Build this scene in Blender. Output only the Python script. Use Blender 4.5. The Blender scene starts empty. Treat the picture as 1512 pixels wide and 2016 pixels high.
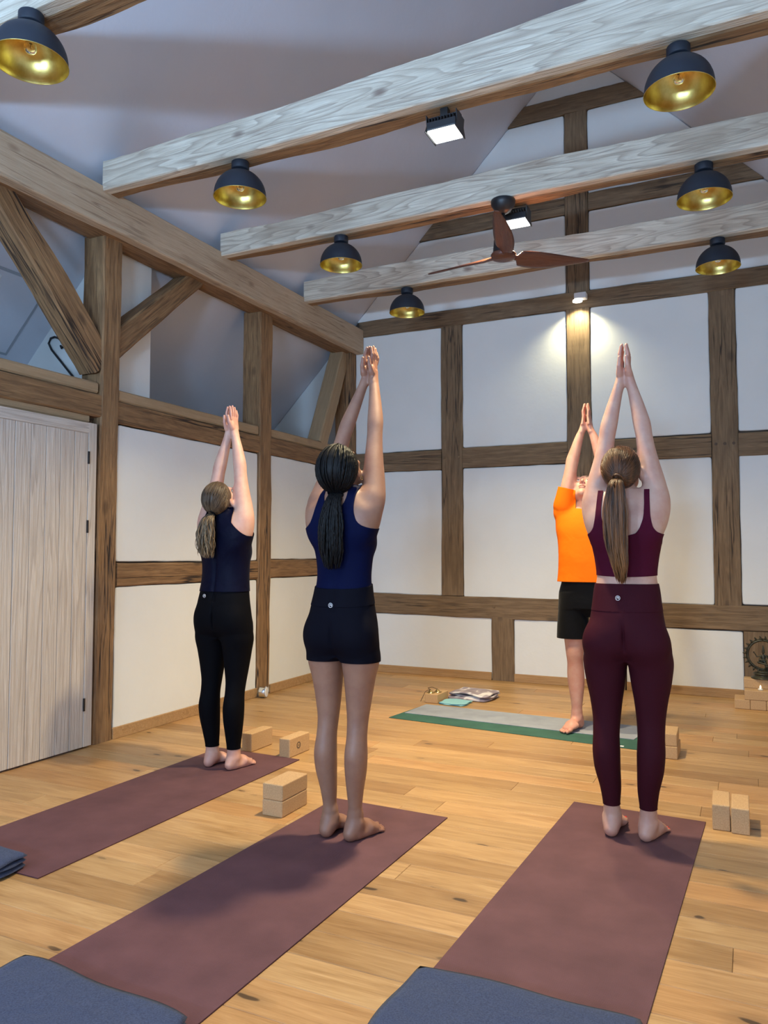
import bpy, bmesh, math, random
import numpy as np
from mathutils import Vector, Matrix
random.seed(7); RNG = np.random.default_rng(7)
SC = bpy.context.scene
COL = SC.collection
PI = math.pi

# ------------------------------------------------------------------ camera
cd = bpy.data.cameras.new('camera'); cam = bpy.data.objects.new('camera', cd); COL.objects.link(cam)
cam.location = (0, 0, 1.24)
cam.rotation_euler = (PI/2 + math.radians(2.9), 0, math.radians(25.5))
cd.sensor_fit = 'VERTICAL'; cd.sensor_height = 24.0; cd.lens = 1514/2016*24.0
cd.clip_start = 0.05
SC.camera = cam
SC.view_settings.view_transform = 'Standard'
SC.view_settings.look = 'None'
SC.view_settings.gamma = 1
SC.view_settings.use_curve_mapping = False
SC.view_settings.exposure = -0.38
# ------------------------------------------------------------------ world
W = bpy.data.worlds.new('world'); SC.world = W; W.use_nodes = True
W.node_tree.nodes['Background'].inputs[0].default_value = (0.45, 0.62, 1.0, 1)
W.node_tree.nodes['Background'].inputs[1].default_value = 0.3

def area(name, loc, to, size, power, col, sy=None, spread=180):
    l = bpy.data.lights.new(name, 'AREA'); l.energy = power; l.color = col
    l.shape = 'RECTANGLE'; l.size = size; l.size_y = sy or size
    l.spread = math.radians(spread)
    o = bpy.data.objects.new(name, l); COL.objects.link(o); o.location = loc
    d = Vector(to) - Vector(loc); o.rotation_euler = d.to_track_quat('-Z', 'Y').to_euler()
    return o
COOL = (0.41, 0.65, 1.0); NEUT = (1.0, 0.82, 0.49)
# two unseen uplighters added behind the camera for the cool light (their housings are built further down), their front lip cuts the light at z 1.7
UPL = [(-2.5, -2.3), (-0.35, -2.3)]
for ux, uy in UPL:
    area('added_uplight', (ux, uy, 1.70), (ux + (-1.42-ux)*0.3, uy + 3.0, 1.70 + 2.0), 0.70, 310, COOL, 0.30)
# daylight from the dormer window of the side aisle
area('aisle_window_light', (-5.0, 1.6, 2.95), (-4.4, 3.9, 2.75), 0.6, 30, (0.30, 0.60, 1.0), 0.5)
# the LED panels hung under the tie beams
PANELS = [(-1.385, 3.64, 3.455), (-1.37, 4.935, 3.488), (-1.35, 0.95, 3.40), (-1.35, -1.2, 3.40)]
PPOW = [86, 70, 17, 23]
for (px, py, pz), pw in zip(PANELS, PPOW):
    area('panel_lamp', (px, py, pz - 0.075), (px, py, 0), 0.15, pw, NEUT, 0.12, spread=122)
# picture spot over the middle post of the far wall
sl = bpy.data.lights.new('spot_lamp', 'SPOT'); sl.energy = 55; sl.color = (1.0, 0.92, 0.58); sl.spot_size = math.radians(125); sl.spot_blend = 0.8; sl.shadow_soft_size = 0.015
so = bpy.data.objects.new('spot_lamp', sl); COL.objects.link(so); so.location = (-1.40, 7.07, 3.535)
so.rotation_euler = (Vector((-1.41, 7.15, 2.9)) - Vector(so.location)).to_track_quat('-Z', 'Y').to_euler()

# ------------------------------------------------------------------ materials
class NT:
    def __init__(s, name):
        s.m = bpy.data.materials.new(name); s.m.use_nodes = True
        s.t = s.m.node_tree; s.b = s.t.nodes['Principled BSDF']
    def n(s, typ, **kw):
        nd = s.t.nodes.new(typ)
        for k, v in kw.items():
            if k.startswith('i_'):
                key = k[2:]; key = int(key) if key.isdigit() else key.replace('_', ' ')
                nd.inputs[key].default_value = v
            else: setattr(nd, k, v)
        return nd
    def l(s, a, b): s.t.links.new(a, b)
    def mth(s, op, a, b=None, clamp=False):
        nd = s.n('ShaderNodeMath', operation=op, use_clamp=clamp)
        for i, v in enumerate((a, b)):
            if v is None: continue
            if isinstance(v, (int, float)): nd.inputs[i].default_value = v
            else: s.l(v, nd.inputs[i])
        return nd.outputs[0]
    def mix(s, f, a, b, mode='MIX'):
        nd = s.n('ShaderNodeMix', data_type='RGBA', blend_type=mode)
        for i, v in ((0, f), (6, a), (7, b)):
            if isinstance(v, (int, float)): nd.inputs[i].default_value = v
            elif isinstance(v, tuple): nd.inputs[i].default_value = (v+(1,))[:4]
            else: s.l(v, nd.inputs[i])
        return nd.outputs[2]
    def ramp(s, f, stops):
        nd = s.n('ShaderNodeValToRGB'); e = nd.color_ramp.elements
        while len(e) < len(stops): e.new(0.5)
        for x, (p, c) in zip(e, stops): x.position = p; x.color = (c+(1,))[:4] if isinstance(c, tuple) else (c, c, c, 1)
        s.l(f, nd.inputs[0]); return nd.outputs[0]
    def coord(s, scale=(1, 1, 1), rnd=True):
        tc = s.n('ShaderNodeTexCoord'); mp = s.n('ShaderNodeMapping'); mp.inputs['Scale'].default_value = scale
        v = tc.outputs['Object']
        if rnd:
            oi = s.n('ShaderNodeObjectInfo')
            cb = s.n('ShaderNodeCombineXYZ'); s.l(s.mth('MULTIPLY', oi.outputs['Random'], 37.0), cb.inputs[0]); s.l(s.mth('MULTIPLY', oi.outputs['Random'], 11.0), cb.inputs[2])
            ad = s.n('ShaderNodeVectorMath', operation='ADD'); s.l(v, ad.inputs[0]); s.l(cb.outputs[0], ad.inputs[1]); v = ad.outputs[0]
        s.l(v, mp.inputs[0]); return mp.outputs[0]
    def noise(s, v, scale, detail=3, rough=0.55, dist=0.0):
        nd = s.n('ShaderNodeTexNoise'); nd.inputs['Scale'].default_value = scale; nd.inputs['Detail'].default_value = detail
        nd.inputs['Roughness'].default_value = rough; nd.inputs['Distortion'].default_value = dist
        s.l(v, nd.inputs['Vector']); return nd.outputs[0]
    def bump(s, h, strength=0.3, dist=0.01):
        nd = s.n('ShaderNodeBump'); nd.inputs['Strength'].default_value = strength; nd.inputs['Distance'].default_value = dist
        s.l(h, nd.inputs['Height']); s.l(nd.outputs[0], s.b.inputs['Normal'])
    def base(s, c):
        if isinstance(c, tuple): s.b.inputs['Base Color'].default_value = (c+(1,))[:4]
        else: s.l(c, s.b.inputs['Base Color'])
    def rough(s, r): s.b.inputs['Roughness'].default_value = r

def m_plain(name, col, rough=0.6, metal=0.0, spec=None, emit=None, es=0, noise=0.0, nscale=60, bump=0.0):
    N = NT(name); N.rough(rough); N.b.inputs['Metallic'].default_value = metal
    if spec is not None: N.b.inputs['Specular IOR Level'].default_value = spec
    if noise or bump:
        v = N.coord(rnd=False); f = N.noise(v, nscale, 3)
        if noise:
            dk = tuple(c*(1-noise) for c in col); lt = tuple(min(1, c*(1+noise)) for c in col)
            N.base(N.ramp(f, [(0.3, dk), (0.7, lt)]))
        else: N.base(col)
        if bump: N.bump(f, bump, 0.002)
    else: N.base(col)
    if emit:
        N.b.inputs['Emission Color'].default_value = emit+(1,); N.b.inputs['Emission Strength'].default_value = es
    return N.m

def m_plaster(name, col):
    N = NT(name); N.rough(0.85); v = N.coord(rnd=False)
    f = N.noise(v, 3.0, 4); g = N.noise(v, 40, 4)
    N.base(N.ramp(f, [(0.3, tuple(c*0.965 for c in col)), (0.7, col)])); N.bump(N.mth('ADD', f, N.mth('MULTIPLY', g, 0.12)), 0.25, 0.02)
    return N.m

def m_timber(name, dark, light, crackc, knots=0.6, crack=1.0, ringy=0.5, fig=(0.55, 5.0)):
    """grain runs along the object's local X"""
    N = NT(name); N.rough(0.75)
    v = N.coord((1.0, 1, 1))
    vs = N.n('ShaderNodeMapping'); vs.inputs['Scale'].default_value = (1.1, 14, 14); N.l(v, vs.inputs[0])
    g = N.noise(vs.outputs[0], 3.0, 5, 0.6, 0.6)
    vf = N.n('ShaderNodeMapping'); vf.inputs['Scale'].default_value = (4, 110, 110); N.l(v, vf.inputs[0])
    fine = N.noise(vf.outputs[0], 1.6, 3)
    # cathedral figure
    vw = N.n('ShaderNodeMapping'); vw.inputs['Scale'].default_value = (fig[0], fig[1], fig[1]); N.l(v, vw.inputs[0])
    warp = N.noise(vw.outputs[0], 1.3, 2, 0.4)
    rings = N.mth('FRACT', N.mth('MULTIPLY', warp, 16.0))
    rl = N.ramp(rings, [(0.0, 0.0), (0.55, 0.25), (0.9, 1.0), (1.0, 0.0)])
    big = N.noise(v, 1.7, 3)
    f = N.mth('ADD', N.mth('MULTIPLY', g, 0.7), N.mth('MULTIPLY', fine, 0.3))
    c = N.ramp(f, [(0.34, dark), (0.62, light)])
    c = N.mix(N.mth('MULTIPLY', rl, ringy), c, N.mix(0.5, dark, crackc))
    c = N.mix(N.ramp(big, [(0.35, 0.0), (0.75, 0.45)]), c, dark)
    # knots
    vk = N.n('ShaderNodeMapping'); vk.inputs['Scale'].default_value = (2.1, 4.2, 4.2); N.l(v, vk.inputs[0])
    vo = N.n('ShaderNodeTexVoronoi'); vo.inputs['Scale'].default_value = 1.0; N.l(vk.outputs[0], vo.inputs['Vector'])
    kd = N.ramp(vo.outputs['Distance'], [(0.05, 1.0), (0.075, 0.75), (0.13, 0.0)])
    c = N.mix(N.mth('MULTIPLY', kd, knots), c, crackc)
    # long shakes (cracks) along the grain
    vc = N.n('ShaderNodeMapping'); vc.inputs['Scale'].default_value = (0.30, 8, 8); N.l(v, vc.inputs[0])
    cn = N.noise(vc.outputs[0], 1.7, 4, 0.5)
    cr = N.ramp(N.mth('ABSOLUTE', N.mth('SUBTRACT', cn, 0.5)), [(0.0, 1.0), (0.009, 0.85), (0.017, 0.0)])
    brk = N.ramp(N.noise(v, 1.2, 2), [(0.45, 0.0), (0.58, 1.0)])
    cr = N.mth('MULTIPLY', N.mth('MULTIPLY', cr, brk), crack)
    c = N.mix(cr, c, crackc)
    N.base(c)
    N.bump(N.mth('SUBTRACT', N.mth('ADD', g, N.mth('MULTIPLY', fine, 0.4)), N.mth('MULTIPLY', cr, 1.0)), 0.5, 0.012)
    return N.m

def m_floor():
    N = NT('oak_floor'); N.rough(0.42); N.b.inputs['Specular IOR Level'].default_value = 0.4
    v = N.coord((1, 1, 1))
    oi = N.n('ShaderNodeObjectInfo')
    vs = N.n('ShaderNodeMapping'); vs.inputs['Scale'].default_value = (0.9, 9, 1); N.l(v, vs.inputs[0])
    g = N.noise(vs.outputs[0], 2.2, 5, 0.6, 0.8)
    vf = N.n('ShaderNodeMapping'); vf.inputs['Scale'].default_value = (5, 120, 1); N.l(v, vf.inputs[0])
    fine = N.noise(vf.outputs[0], 1.4, 3)
    vw = N.n('ShaderNodeMapping'); vw.inputs['Scale'].default_value = (0.7, 6.5, 1); N.l(v, vw.inputs[0])
    w = N.noise(vw.outputs[0], 1.2, 2, 0.4); rings = N.ramp(N.mth('FRACT', N.mth('MULTIPLY', w, 14)), [(0, 0.0), (0.6, 0.3), (0.92, 1.0), (1, 0.0)])
    f = N.mth('ADD', N.mth('MULTIPLY', g, 0.6), N.mth('MULTIPLY', fine, 0.4))
    c = N.ramp(f, [(0.32, (0.31, 0.165, 0.062)), (0.50, (0.45, 0.265, 0.115)), (0.68, (0.56, 0.35, 0.165))])
    c = N.mix(N.mth('MULTIPLY', rings, 0.22), c, (0.36, 0.18, 0.06))
    tint = N.ramp(oi.outputs['Random'], [(0.0, (0.72, 0.66, 0.58)), (0.3, (0.92, 0.92, 0.88)), (0.6, (1.08, 1.07, 1.04)), (0.85, (0.98, 0.87, 0.76)), (1.0, (1.18, 1.18, 1.18))])
    c = N.mix(1.0, c, tint, 'MULTIPLY')
    vk = N.n('ShaderNodeMapping'); vk.inputs['Scale'].default_value = (1.9, 4.6, 0.0); N.l(v, vk.inputs[0])
    vo = N.n('ShaderNodeTexVoronoi', voronoi_dimensions='2D'); vo.inputs['Scale'].default_value = 1.0
    wv = N.n('ShaderNodeVectorMath', operation='ADD'); N.l(vk.outputs[0], wv.inputs[0])
    nz = N.n('ShaderNodeTexNoise'); nz.inputs['Scale'].default_value = 9; N.l(v, nz.inputs['Vector'])
    sc = N.n('ShaderNodeVectorMath', operation='SCALE'); sc.inputs['Scale'].default_value = 0.16; N.l(nz.outputs['Color'], sc.inputs[0]); N.l(sc.outputs[0], wv.inputs[1])
    N.l(wv.outputs[0], vo.inputs['Vector'])
    gate = N.ramp(N.noise(v, 0.9, 1), [(0.5, 0.0), (0.56, 1.0)])
    halo = N.mth('MULTIPLY', N.ramp(vo.outputs['Distance'], [(0.03, 1.0), (0.2, 0.0)]), gate)
    core = N.mth('MULTIPLY', N.ramp(vo.outputs['Distance'], [(0.035, 1.0), (0.055, 0.0)]), gate)
    c = N.mix(N.mth('MULTIPLY', halo, 0.45), c, (0.22, 0.12, 0.05)); c = N.mix(N.mth('MULTIPLY', core, 0.85), c, (0.04, 0.022, 0.012))
    N.base(c); N.bump(fine, 0.12, 0.003)
    return N.m

def m_mat(name, a, b, ribs=True):
    N = NT(name); N.rough(0.8); v = N.coord(rnd=False)
    f = N.noise(v, 6, 4); s = N.noise(v, 420, 2)
    c = N.ramp(f, [(0.3, a), (0.7, b)]); c = N.mix(N.ramp(s, [(0.62, 0.0), (0.75, 0.25)]), c, tuple(min(1, x*1.7) for x in b))
    N.base(c)
    wv = N.n('ShaderNodeTexWave', wave_type='BANDS', bands_direction='Y'); wv.inputs['Scale'].default_value = 55; N.l(v, wv.inputs['Vector'])
    N.bump(N.mth('ADD', wv.outputs[1], s), 0.35, 0.0015)
    return N.m

def m_fabric(name, col, nscale=350, sheen=0.0, rough=0.85, var=0.15, wr=0.15):
    N = NT(name); N.rough(rough); v = N.coord(rnd=False)
    f = N.noise(v, nscale, 2); w = N.noise(v, 9, 3, 0.5, 0.5)
    N.base(N.ramp(f, [(0.3, tuple(c*(1-var) for c in col)), (0.7, tuple(c*(1+var) for c in col))]))
    if sheen: N.b.inputs['Sheen Weight'].default_value = sheen
    N.b.inputs['Specular IOR Level'].default_value = 0.06
    N.bump(N.mth('ADD', N.mth('MULTIPLY', f, 0.05), w), wr, 0.02)
    return N.m

def m_skin(name, col, ruddy):
    N = NT(name); N.rough(0.5); v = N.coord(rnd=False)
    f = N.noise(v, 14, 4, 0.6); g = N.noise(v, 180, 2)
    c = N.ramp(f, [(0.35, ruddy), (0.62, col)])
    sp = N.n('ShaderNodeSeparateXYZ'); N.l(v, sp.inputs[0])
    # palms/fingers and feet are ruddier
    hi = N.ramp(N.mth('MULTIPLY', sp.outputs[2], 0.4), [(0.0, 0.5), (0.035, 0.0), (0.80, 0.0), (0.85, 0.55)])
    c = N.mix(hi, c, tuple(a*b for a, b in zip(ruddy, (1.08, 0.86, 0.85))))
    N.base(c); N.b.inputs['Subsurface Weight'].default_value = 0.06; N.b.inputs['Subsurface Radius'].default_value = (0.02, 0.008, 0.004)
    N.bump(g, 0.08, 0.002)
    return N.m

def m_hair(name, root, tip, dark):
    N = NT(name); N.rough(0.42); v = N.coord((60, 60, 3), rnd=False)
    f = N.noise(v, 1.0, 3, 0.6)
    tc = N.n('ShaderNodeTexCoord'); sp = N.n('ShaderNodeSeparateXYZ'); N.l(tc.outputs['Object'], sp.inputs[0])
    z = N.ramp(N.mth('SUBTRACT', 1.62, sp.outputs[2]), [(0.02, root), (0.45, tip)])
    N.base(N.mix(N.ramp(f, [(0.35, 1.0), (0.6, 0.0)]), z, dark)); N.b.inputs['Specular IOR Level'].default_value = 0.35
    return N.m

def m_gold():
    N = NT('gold_leaf_lining'); N.rough(0.32); N.b.inputs['Metallic'].default_value = 1.0
    v = N.coord(rnd=False); f = N.noise(v, 14, 4)
    N.base(N.ramp(f, [(0.3, (0.50, 0.34, 0.07)), (0.7, (0.78, 0.62, 0.22))])); N.bump(f, 0.08, 0.01); return N.m

M = {}
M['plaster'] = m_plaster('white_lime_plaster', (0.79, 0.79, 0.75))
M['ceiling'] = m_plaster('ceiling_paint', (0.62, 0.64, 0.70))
M['joint'] = m_plain('dark_joint', (0.10, 0.07, 0.05), 0.95)  # dark brown of the joints, backing slabs and some pegs
M['old'] = m_timber('aged_oak_timber', (0.14, 0.072, 0.030), (0.40, 0.228, 0.100), (0.022, 0.012, 0.007), 0.5, 1.0, 0.25)
M['oldback'] = m_timber('grey_brown_wall_timber', (0.13, 0.080, 0.040), (0.275, 0.178, 0.095), (0.028, 0.018, 0.012), 0.45, 0.9, 0.2)
M['pale'] = m_timber('limed_pine_facing', (0.52, 0.44, 0.33), (0.80, 0.73, 0.59), (0.20, 0.13, 0.10), 0.85, 0.3, 0.75)
M['purlin'] = m_timber('sawn_pine_purlin', (0.44, 0.32, 0.205), (0.58, 0.45, 0.31), (0.20, 0.12, 0.075), 0.6, 0.6, 0.1)
M['lath'] = m_timber('new_pine_lath', (0.33, 0.22, 0.115), (0.45, 0.31, 0.175), (0.20, 0.12, 0.07), 0.35, 0.1, 0.15)
M['door'] = m_timber('limed_larch_board', (0.54, 0.46, 0.38), (0.70, 0.62, 0.53), (0.22, 0.155, 0.12), 0.1, 0.1, 0.7, fig=(0.22, 6.5))
M['skirting'] = m_timber('oak_skirting', (0.38, 0.21, 0.085), (0.50, 0.30, 0.13), (0.16, 0.08, 0.03), 0.5, 0.2, 0.2)
M['floor'] = m_floor()
M['plum'] = m_mat('plum_rubber', (0.088, 0.031, 0.037), (0.125, 0.048, 0.054))
M['matunder'] = m_plain('dark_red_mat_edge', (0.07, 0.015, 0.018), 0.8)
M['greymat'] = m_mat('grey_blue_mat_top', (0.22, 0.235, 0.28), (0.30, 0.32, 0.37))
M['greenmat'] = m_mat('dark_green_mat', (0.018, 0.075, 0.055), (0.03, 0.11, 0.08))
M['cork'] = NT('cork'); _n = M['cork']; _n.rough(0.85); _v = _n.coord()
_n.base(_n.mix(_n.ramp(_n.noise(_v, 160, 3), [(0.4, 0.6), (0.6, 0.0)]), (0.52, 0.33, 0.165), (0.40, 0.235, 0.11))); _n.bump(_n.noise(_v, 200, 2), 0.25, 0.002); M['cork'] = _n.m
M['brand'] = m_plain('branded_burn_mark', (0.13, 0.085, 0.05), 0.9)
M['lampblack'] = m_plain('matt_black_blue_enamel', (0.012, 0.017, 0.028), 0.55)
M['gold'] = m_gold()
M['black'] = m_plain('black_metal', (0.012, 0.012, 0.014), 0.4)
M['chrome'] = m_plain('chrome', (0.75, 0.78, 0.8), 0.12, 1.0)
M['brass'] = m_plain('brass', (0.75, 0.52, 0.2), 0.2, 1.0)
M['bronze'] = m_plain('dark_bronze', (0.055, 0.05, 0.032), 0.45, 0.6, noise=0.5, nscale=60)
M['white'] = m_plain('white_enamel', (0.78, 0.78, 0.8), 0.4)
M['glass'] = m_plain('bulb_glass', (1, 1, 1), 0.02); M['glass'].node_tree.nodes['Principled BSDF'].inputs['Transmission Weight'].default_value = 1.0
M['filament'] = m_plain('filament_stem', (0.35, 0.22, 0.1), 0.4, 0.8)
M['panel'] = m_plain('led_diffuser', (0.9, 0.9, 0.9), 0.5, emit=(0.93, 1.0, 0.96), es=9.0)
M['spotface'] = m_plain('spot_face', (0.9, 0.9, 0.9), 0.5, emit=(1.0, 0.98, 0.85), es=8.0)
M['fanwood'] = m_timber('walnut_fan_blade', (0.085, 0.026, 0.014), (0.15, 0.052, 0.028), (0.03, 0.01, 0.006), 0.0, 0.0, 0.2)
M['fanwood'].node_tree.nodes['Principled BSDF'].inputs['Roughness'].default_value = 0.35
M['blanket'] = m_fabric('blue_wool', (0.050, 0.062, 0.110), 220, 0.08, 0.95, 0.25, 0.5)
M['teal'] = m_fabric('teal_cloth', (0.25, 0.50, 0.54), 260, 0.1, 0.9, 0.08, 0.2)
M['towel'] = NT('grey_lilac_white_towel'); _n = M['towel']; _n.rough(0.95); _v = _n.coord(rnd=False)
_n.base(_n.ramp(_n.noise(_v, 7, 2, 0.5, 0.6), [(0.40, (0.27, 0.22, 0.25)), (0.54, (0.36, 0.30, 0.33)), (0.60, (0.72, 0.66, 0.64))])); _n.bump(_n.noise(_v, 260, 2), 0.4, 0.003); M['towel'] = _n.m
M['cord'] = m_plain('dark_leather_cord', (0.05, 0.03, 0.02), 0.7)
M['wax'] = m_plain('white_wax', (0.85, 0.8, 0.7), 0.5)
M['flame'] = m_plain('flame', (1, 0.8, 0.5), 0.5, emit=(1.0, 0.75, 0.4), es=12.0)
M['silverprint'] = m_plain('silver_reflective_print', (0.75, 0.75, 0.77), 0.3, 0.3)
M['blackfab'] = m_fabric('black_jersey', (0.0028, 0.0028, 0.0042), 500, 0.0, 0.75, 0.2, 0.12)
M['blackfab2'] = m_fabric('black_sports_fabric', (0.004, 0.004, 0.005), 500, 0.05, 0.6, 0.2, 0.35)
M['shortsfab'] = m_fabric('midnight_jersey', (0.0035, 0.0035, 0.0075), 500, 0.0, 0.75, 0.2, 0.1)
M['navy'] = m_fabric('navy_jersey', (0.0018, 0.0038, 0.026), 500, 0.0, 0.7, 0.2, 0.15)
M['darknavy'] = m_fabric('dark_navy_satin', (0.003, 0.0035, 0.014), 400, 0.0, 0.5, 0.2, 0.4)
M['burg'] = m_fabric('burgundy_jersey', (0.058, 0.005, 0.017), 500, 0.0, 0.75, 0.15, 0.1)
M['burg2'] = m_fabric('wine_red_jersey', (0.038, 0.006, 0.011), 500, 0.0, 0.7, 0.15, 0.1)
M['orange'] = m_fabric('orange_sports_fabric', (0.92, 0.17, 0.006), 500, 0.0, 0.7, 0.06, 0.35)
M['skinL'] = m_skin('fair_skin', (0.60, 0.36, 0.27), (0.56, 0.29, 0.22))
M['skinM'] = m_skin('light_brown_skin', (0.30, 0.155, 0.10), (0.25, 0.122, 0.08))
M['skinR'] = m_skin('pale_skin', (0.50, 0.30, 0.225), (0.45, 0.235, 0.175))
M['skinX'] = m_skin('pale_ruddy_skin', (0.60, 0.33, 0.24), (0.56, 0.26, 0.19))
M['hairL'] = m_hair('light_brown_hair', (0.10, 0.065, 0.040), (0.36, 0.25, 0.135), (0.05, 0.032, 0.02))
M['hairM'] = m_plain('black_braids', (0.0025, 0.0025, 0.003), 0.55, spec=0.2, noise=0.4, nscale=200)
M['hairR'] = m_hair('brown_hair', (0.10, 0.036, 0.011), (0.24, 0.100, 0.032), (0.024, 0.010, 0.004))
M['hairX'] = m_plain('short_greying_hair', (0.22, 0.16, 0.12), 0.7, noise=0.4, nscale=150)
M['eyew'] = m_plain('eye_white', (0.8, 0.78, 0.75), 0.2); M['iris'] = m_plain('iris', (0.03, 0.02, 0.012), 0.2)
M['lips'] = m_plain('lips', (0.42, 0.15, 0.13), 0.5)
M['red'] = m_plain('red_nail_polish', (0.55, 0.01, 0.01), 0.25)
M['winglass'] = m_plain('window_glass', (0.9, 0.95, 1), 0.02); M['winglass'].node_tree.nodes['Principled BSDF'].inputs['Transmission Weight'].default_value = 1.0

# ------------------------------------------------------------------ mesh helpers
def link(name, V, F, mat=None, parent=None, smooth=False, mats=None, mi=None):
    me = bpy.data.meshes.new(name); me.from_pydata([tuple(map(float, v)) for v in V] if not isinstance(V, list) else V, [], F); me.update()
    o = bpy.data.objects.new(name, me); COL.objects.link(o)
    for m in (mats or ([mat] if mat else [])): me.materials.append(m)
    if mi is not None: me.polygons.foreach_set('material_index', mi)
    if smooth: me.polygons.foreach_set('use_smooth', [True]*len(me.polygons))
    if parent: o.parent = parent
    return o
def thing(name, label, cat, loc=(0, 0, 0), rz=0, group=None):
    o = bpy.data.objects.new(name, None); COL.objects.link(o); o.location = loc; o.rotation_euler = (0, 0, rz)
    o.empty_display_size = 0.05
    return tag(o, label, cat, group)
def tag(o, label, cat, group=None):
    o['label'] = label; o['category'] = cat
    if group: o['group'] = group
    return o
def struct(o): o['kind'] = 'structure'; return o
class MB:
    def __init__(s): s.V = []; s.F = []
    def add(s, V, F):
        k = len(s.V); s.V += [tuple(map(float, v)) for v in V]; s.F += [tuple(i+k for i in f) for f in F]; return s
    def box(s, lo, hi):
        x0, y0, z0 = lo; x1, y1, z1 = hi
        return s.add([(x0,y0,z0),(x1,y0,z0),(x1,y1,z0),(x0,y1,z0),(x0,y0,z1),(x1,y0,z1),(x1,y1,z1),(x0,y1,z1)],
                     [(0,3,2,1),(4,5,6,7),(0,1,5,4),(1,2,6,5),(2,3,7,6),(3,0,4,7)])
    def lathe(s, prof, n=32, c=(0, 0, 0), cap=True):
        V = []; F = []
        for r, z in prof:
            for i in range(n):
                a = 2*PI*i/n; V.append((c[0]+r*math.cos(a), c[1]+r*math.sin(a), c[2]+z))
        for j in range(len(prof)-1):
            for i in range(n):
                F.append((j*n+i, j*n+(i+1) % n, (j+1)*n+(i+1) % n, (j+1)*n+i))
        if cap: F.append(tuple(range(n))[::-1]); F.append(tuple((len(prof)-1)*n+i for i in range(n)))
        return s.add(V, F)
    def tube(s, pts, r, n=8, rr=None):
        pts = [Vector(p) for p in pts]; V = []; F = []; up = Vector((0.13, 0.27, 0.95)).normalized()
        for j, p in enumerate(pts):
            t = (pts[min(j+1, len(pts)-1)] - pts[max(j-1, 0)]).normalized()
            u = t.cross(up); u = (u if u.length > 1e-3 else t.cross(Vector((1, 0, 0)))).normalized(); w = t.cross(u)
            q = rr[j] if rr else r
            for i in range(n):
                a = 2*PI*i/n; V.append(p + (u*math.cos(a)+w*math.sin(a))*q)
        for j in range(len(pts)-1):
            for i in range(n): F.append((j*n+i, j*n+(i+1) % n, (j+1)*n+(i+1) % n, (j+1)*n+i))
        F.append(tuple(range(n))[::-1]); F.append(tuple((len(pts)-1)*n+i for i in range(n)))
        return s.add(V, F)
    def obj(s, name, mat, parent=None, smooth=False, bevel=0, seg=2, **k):
        o = link(name, s.V, s.F, mat, parent, smooth, **k)
        if bevel:
            b = o.modifiers.new('bevel', 'BEVEL'); b.width = bevel; b.segments = seg; b.limit_method = 'ANGLE'; b.angle_limit = math.radians(40)
        return o
def prism_xz(mb, poly, y0, y1):
    n = len(poly); V = [(x, y0, z) for x, z in poly]+[(x, y1, z) for x, z in poly]
    F = [tuple(range(n)), tuple(range(2*n-1, n-1, -1))]+[(i+n, (i+1) % n+n, (i+1) % n, i) for i in range(n)]
    mb.add(V, F)
def prism_yz(mb, poly, x0, x1):
    n = len(poly); V = [(x0, y, z) for y, z in poly]+[(x1, y, z) for y, z in poly]
    F = [tuple(range(n)), tuple(range(2*n-1, n-1, -1))]+[(i+n, (i+1) % n+n, (i+1) % n, i) for i in range(n)]
    mb.add(V, F)

def timber(name, a, b, wid, dep, across, mat, parent=None, irr=0.004, cham=0.008, seed=None, bow=0.0, waney=0.0):
    """hewn timber from a to b (centre line); local X = length, Y = across, Z = third axis; irregular chamfered section"""
    a = Vector(a); b = Vector(b); L = (b-a).length; ex = (b-a)/L
    ey = Vector(across); ey = (ey-ex*ey.dot(ex)).normalized(); ez = ex.cross(ey)
    rs = random.Random(int(abs(a.x*713+a.y*1571+a.z*317)*10)+len(name) if seed is None else seed)
    n = max(2, int(L/0.07)); V = []; F = []
    ph = [rs.uniform(0, 6.28) for _ in range(12)]
    def wob(k, x): return irr*(math.sin(x*3.1+ph[k])*0.55+math.sin(x*9.7+ph[k+4])*0.3+rs.uniform(-0.22, 0.22))
    hw, hd, c = wid/2, dep/2, cham
    for i in range(n+1):
        x = L*i/n
        w1, w2, d1, d2 = wob(0, x), wob(1, x), wob(2, x), wob(3, x)
        if waney: w2 += waney*(math.sin(x*2.3+ph[5])+0.5*math.sin(x*6.1+ph[6])-0.3)
        bz = bow*math.sin(PI*i/n)
        y0, y1, z0, z1 = -hw+w1, hw+w2, -hd+d1+bz, hd+d2+bz
        for y, z in ((y0+c, z0), (y1-c, z0), (y1, z0+c), (y1, z1-c), (y1-c, z1), (y0+c, z1), (y0, z1-c), (y0, z0+c)): V.append((x, y, z))
    for i in range(n):
        for k in range(8): F.append((i*8+k, i*8+(k+1) % 8, (i+1)*8+(k+1) % 8, (i+1)*8+k))
    F.append(tuple(range(8))[::-1]); F.append(tuple(n*8+k for k in range(8)))
    o = link(name, V, F, mat, parent)
    m = Matrix((ex, ey, ez)).transposed().to_4x4(); m.translation = a
    o.matrix_world = m if not parent else parent.matrix_world.inverted() @ m
    if parent: o.matrix_basis = Matrix.Translation(-parent.location) @ m
    return o

# ------------------------------------------------------------------ the room
XL, YB, XR, YR = -3.83, 7.19, 0.97, -3.2
RX, RZ, SL = -1.43, 6.07, 1.03
def roofz(x): return RZ-SL*abs(x-RX)

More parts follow.
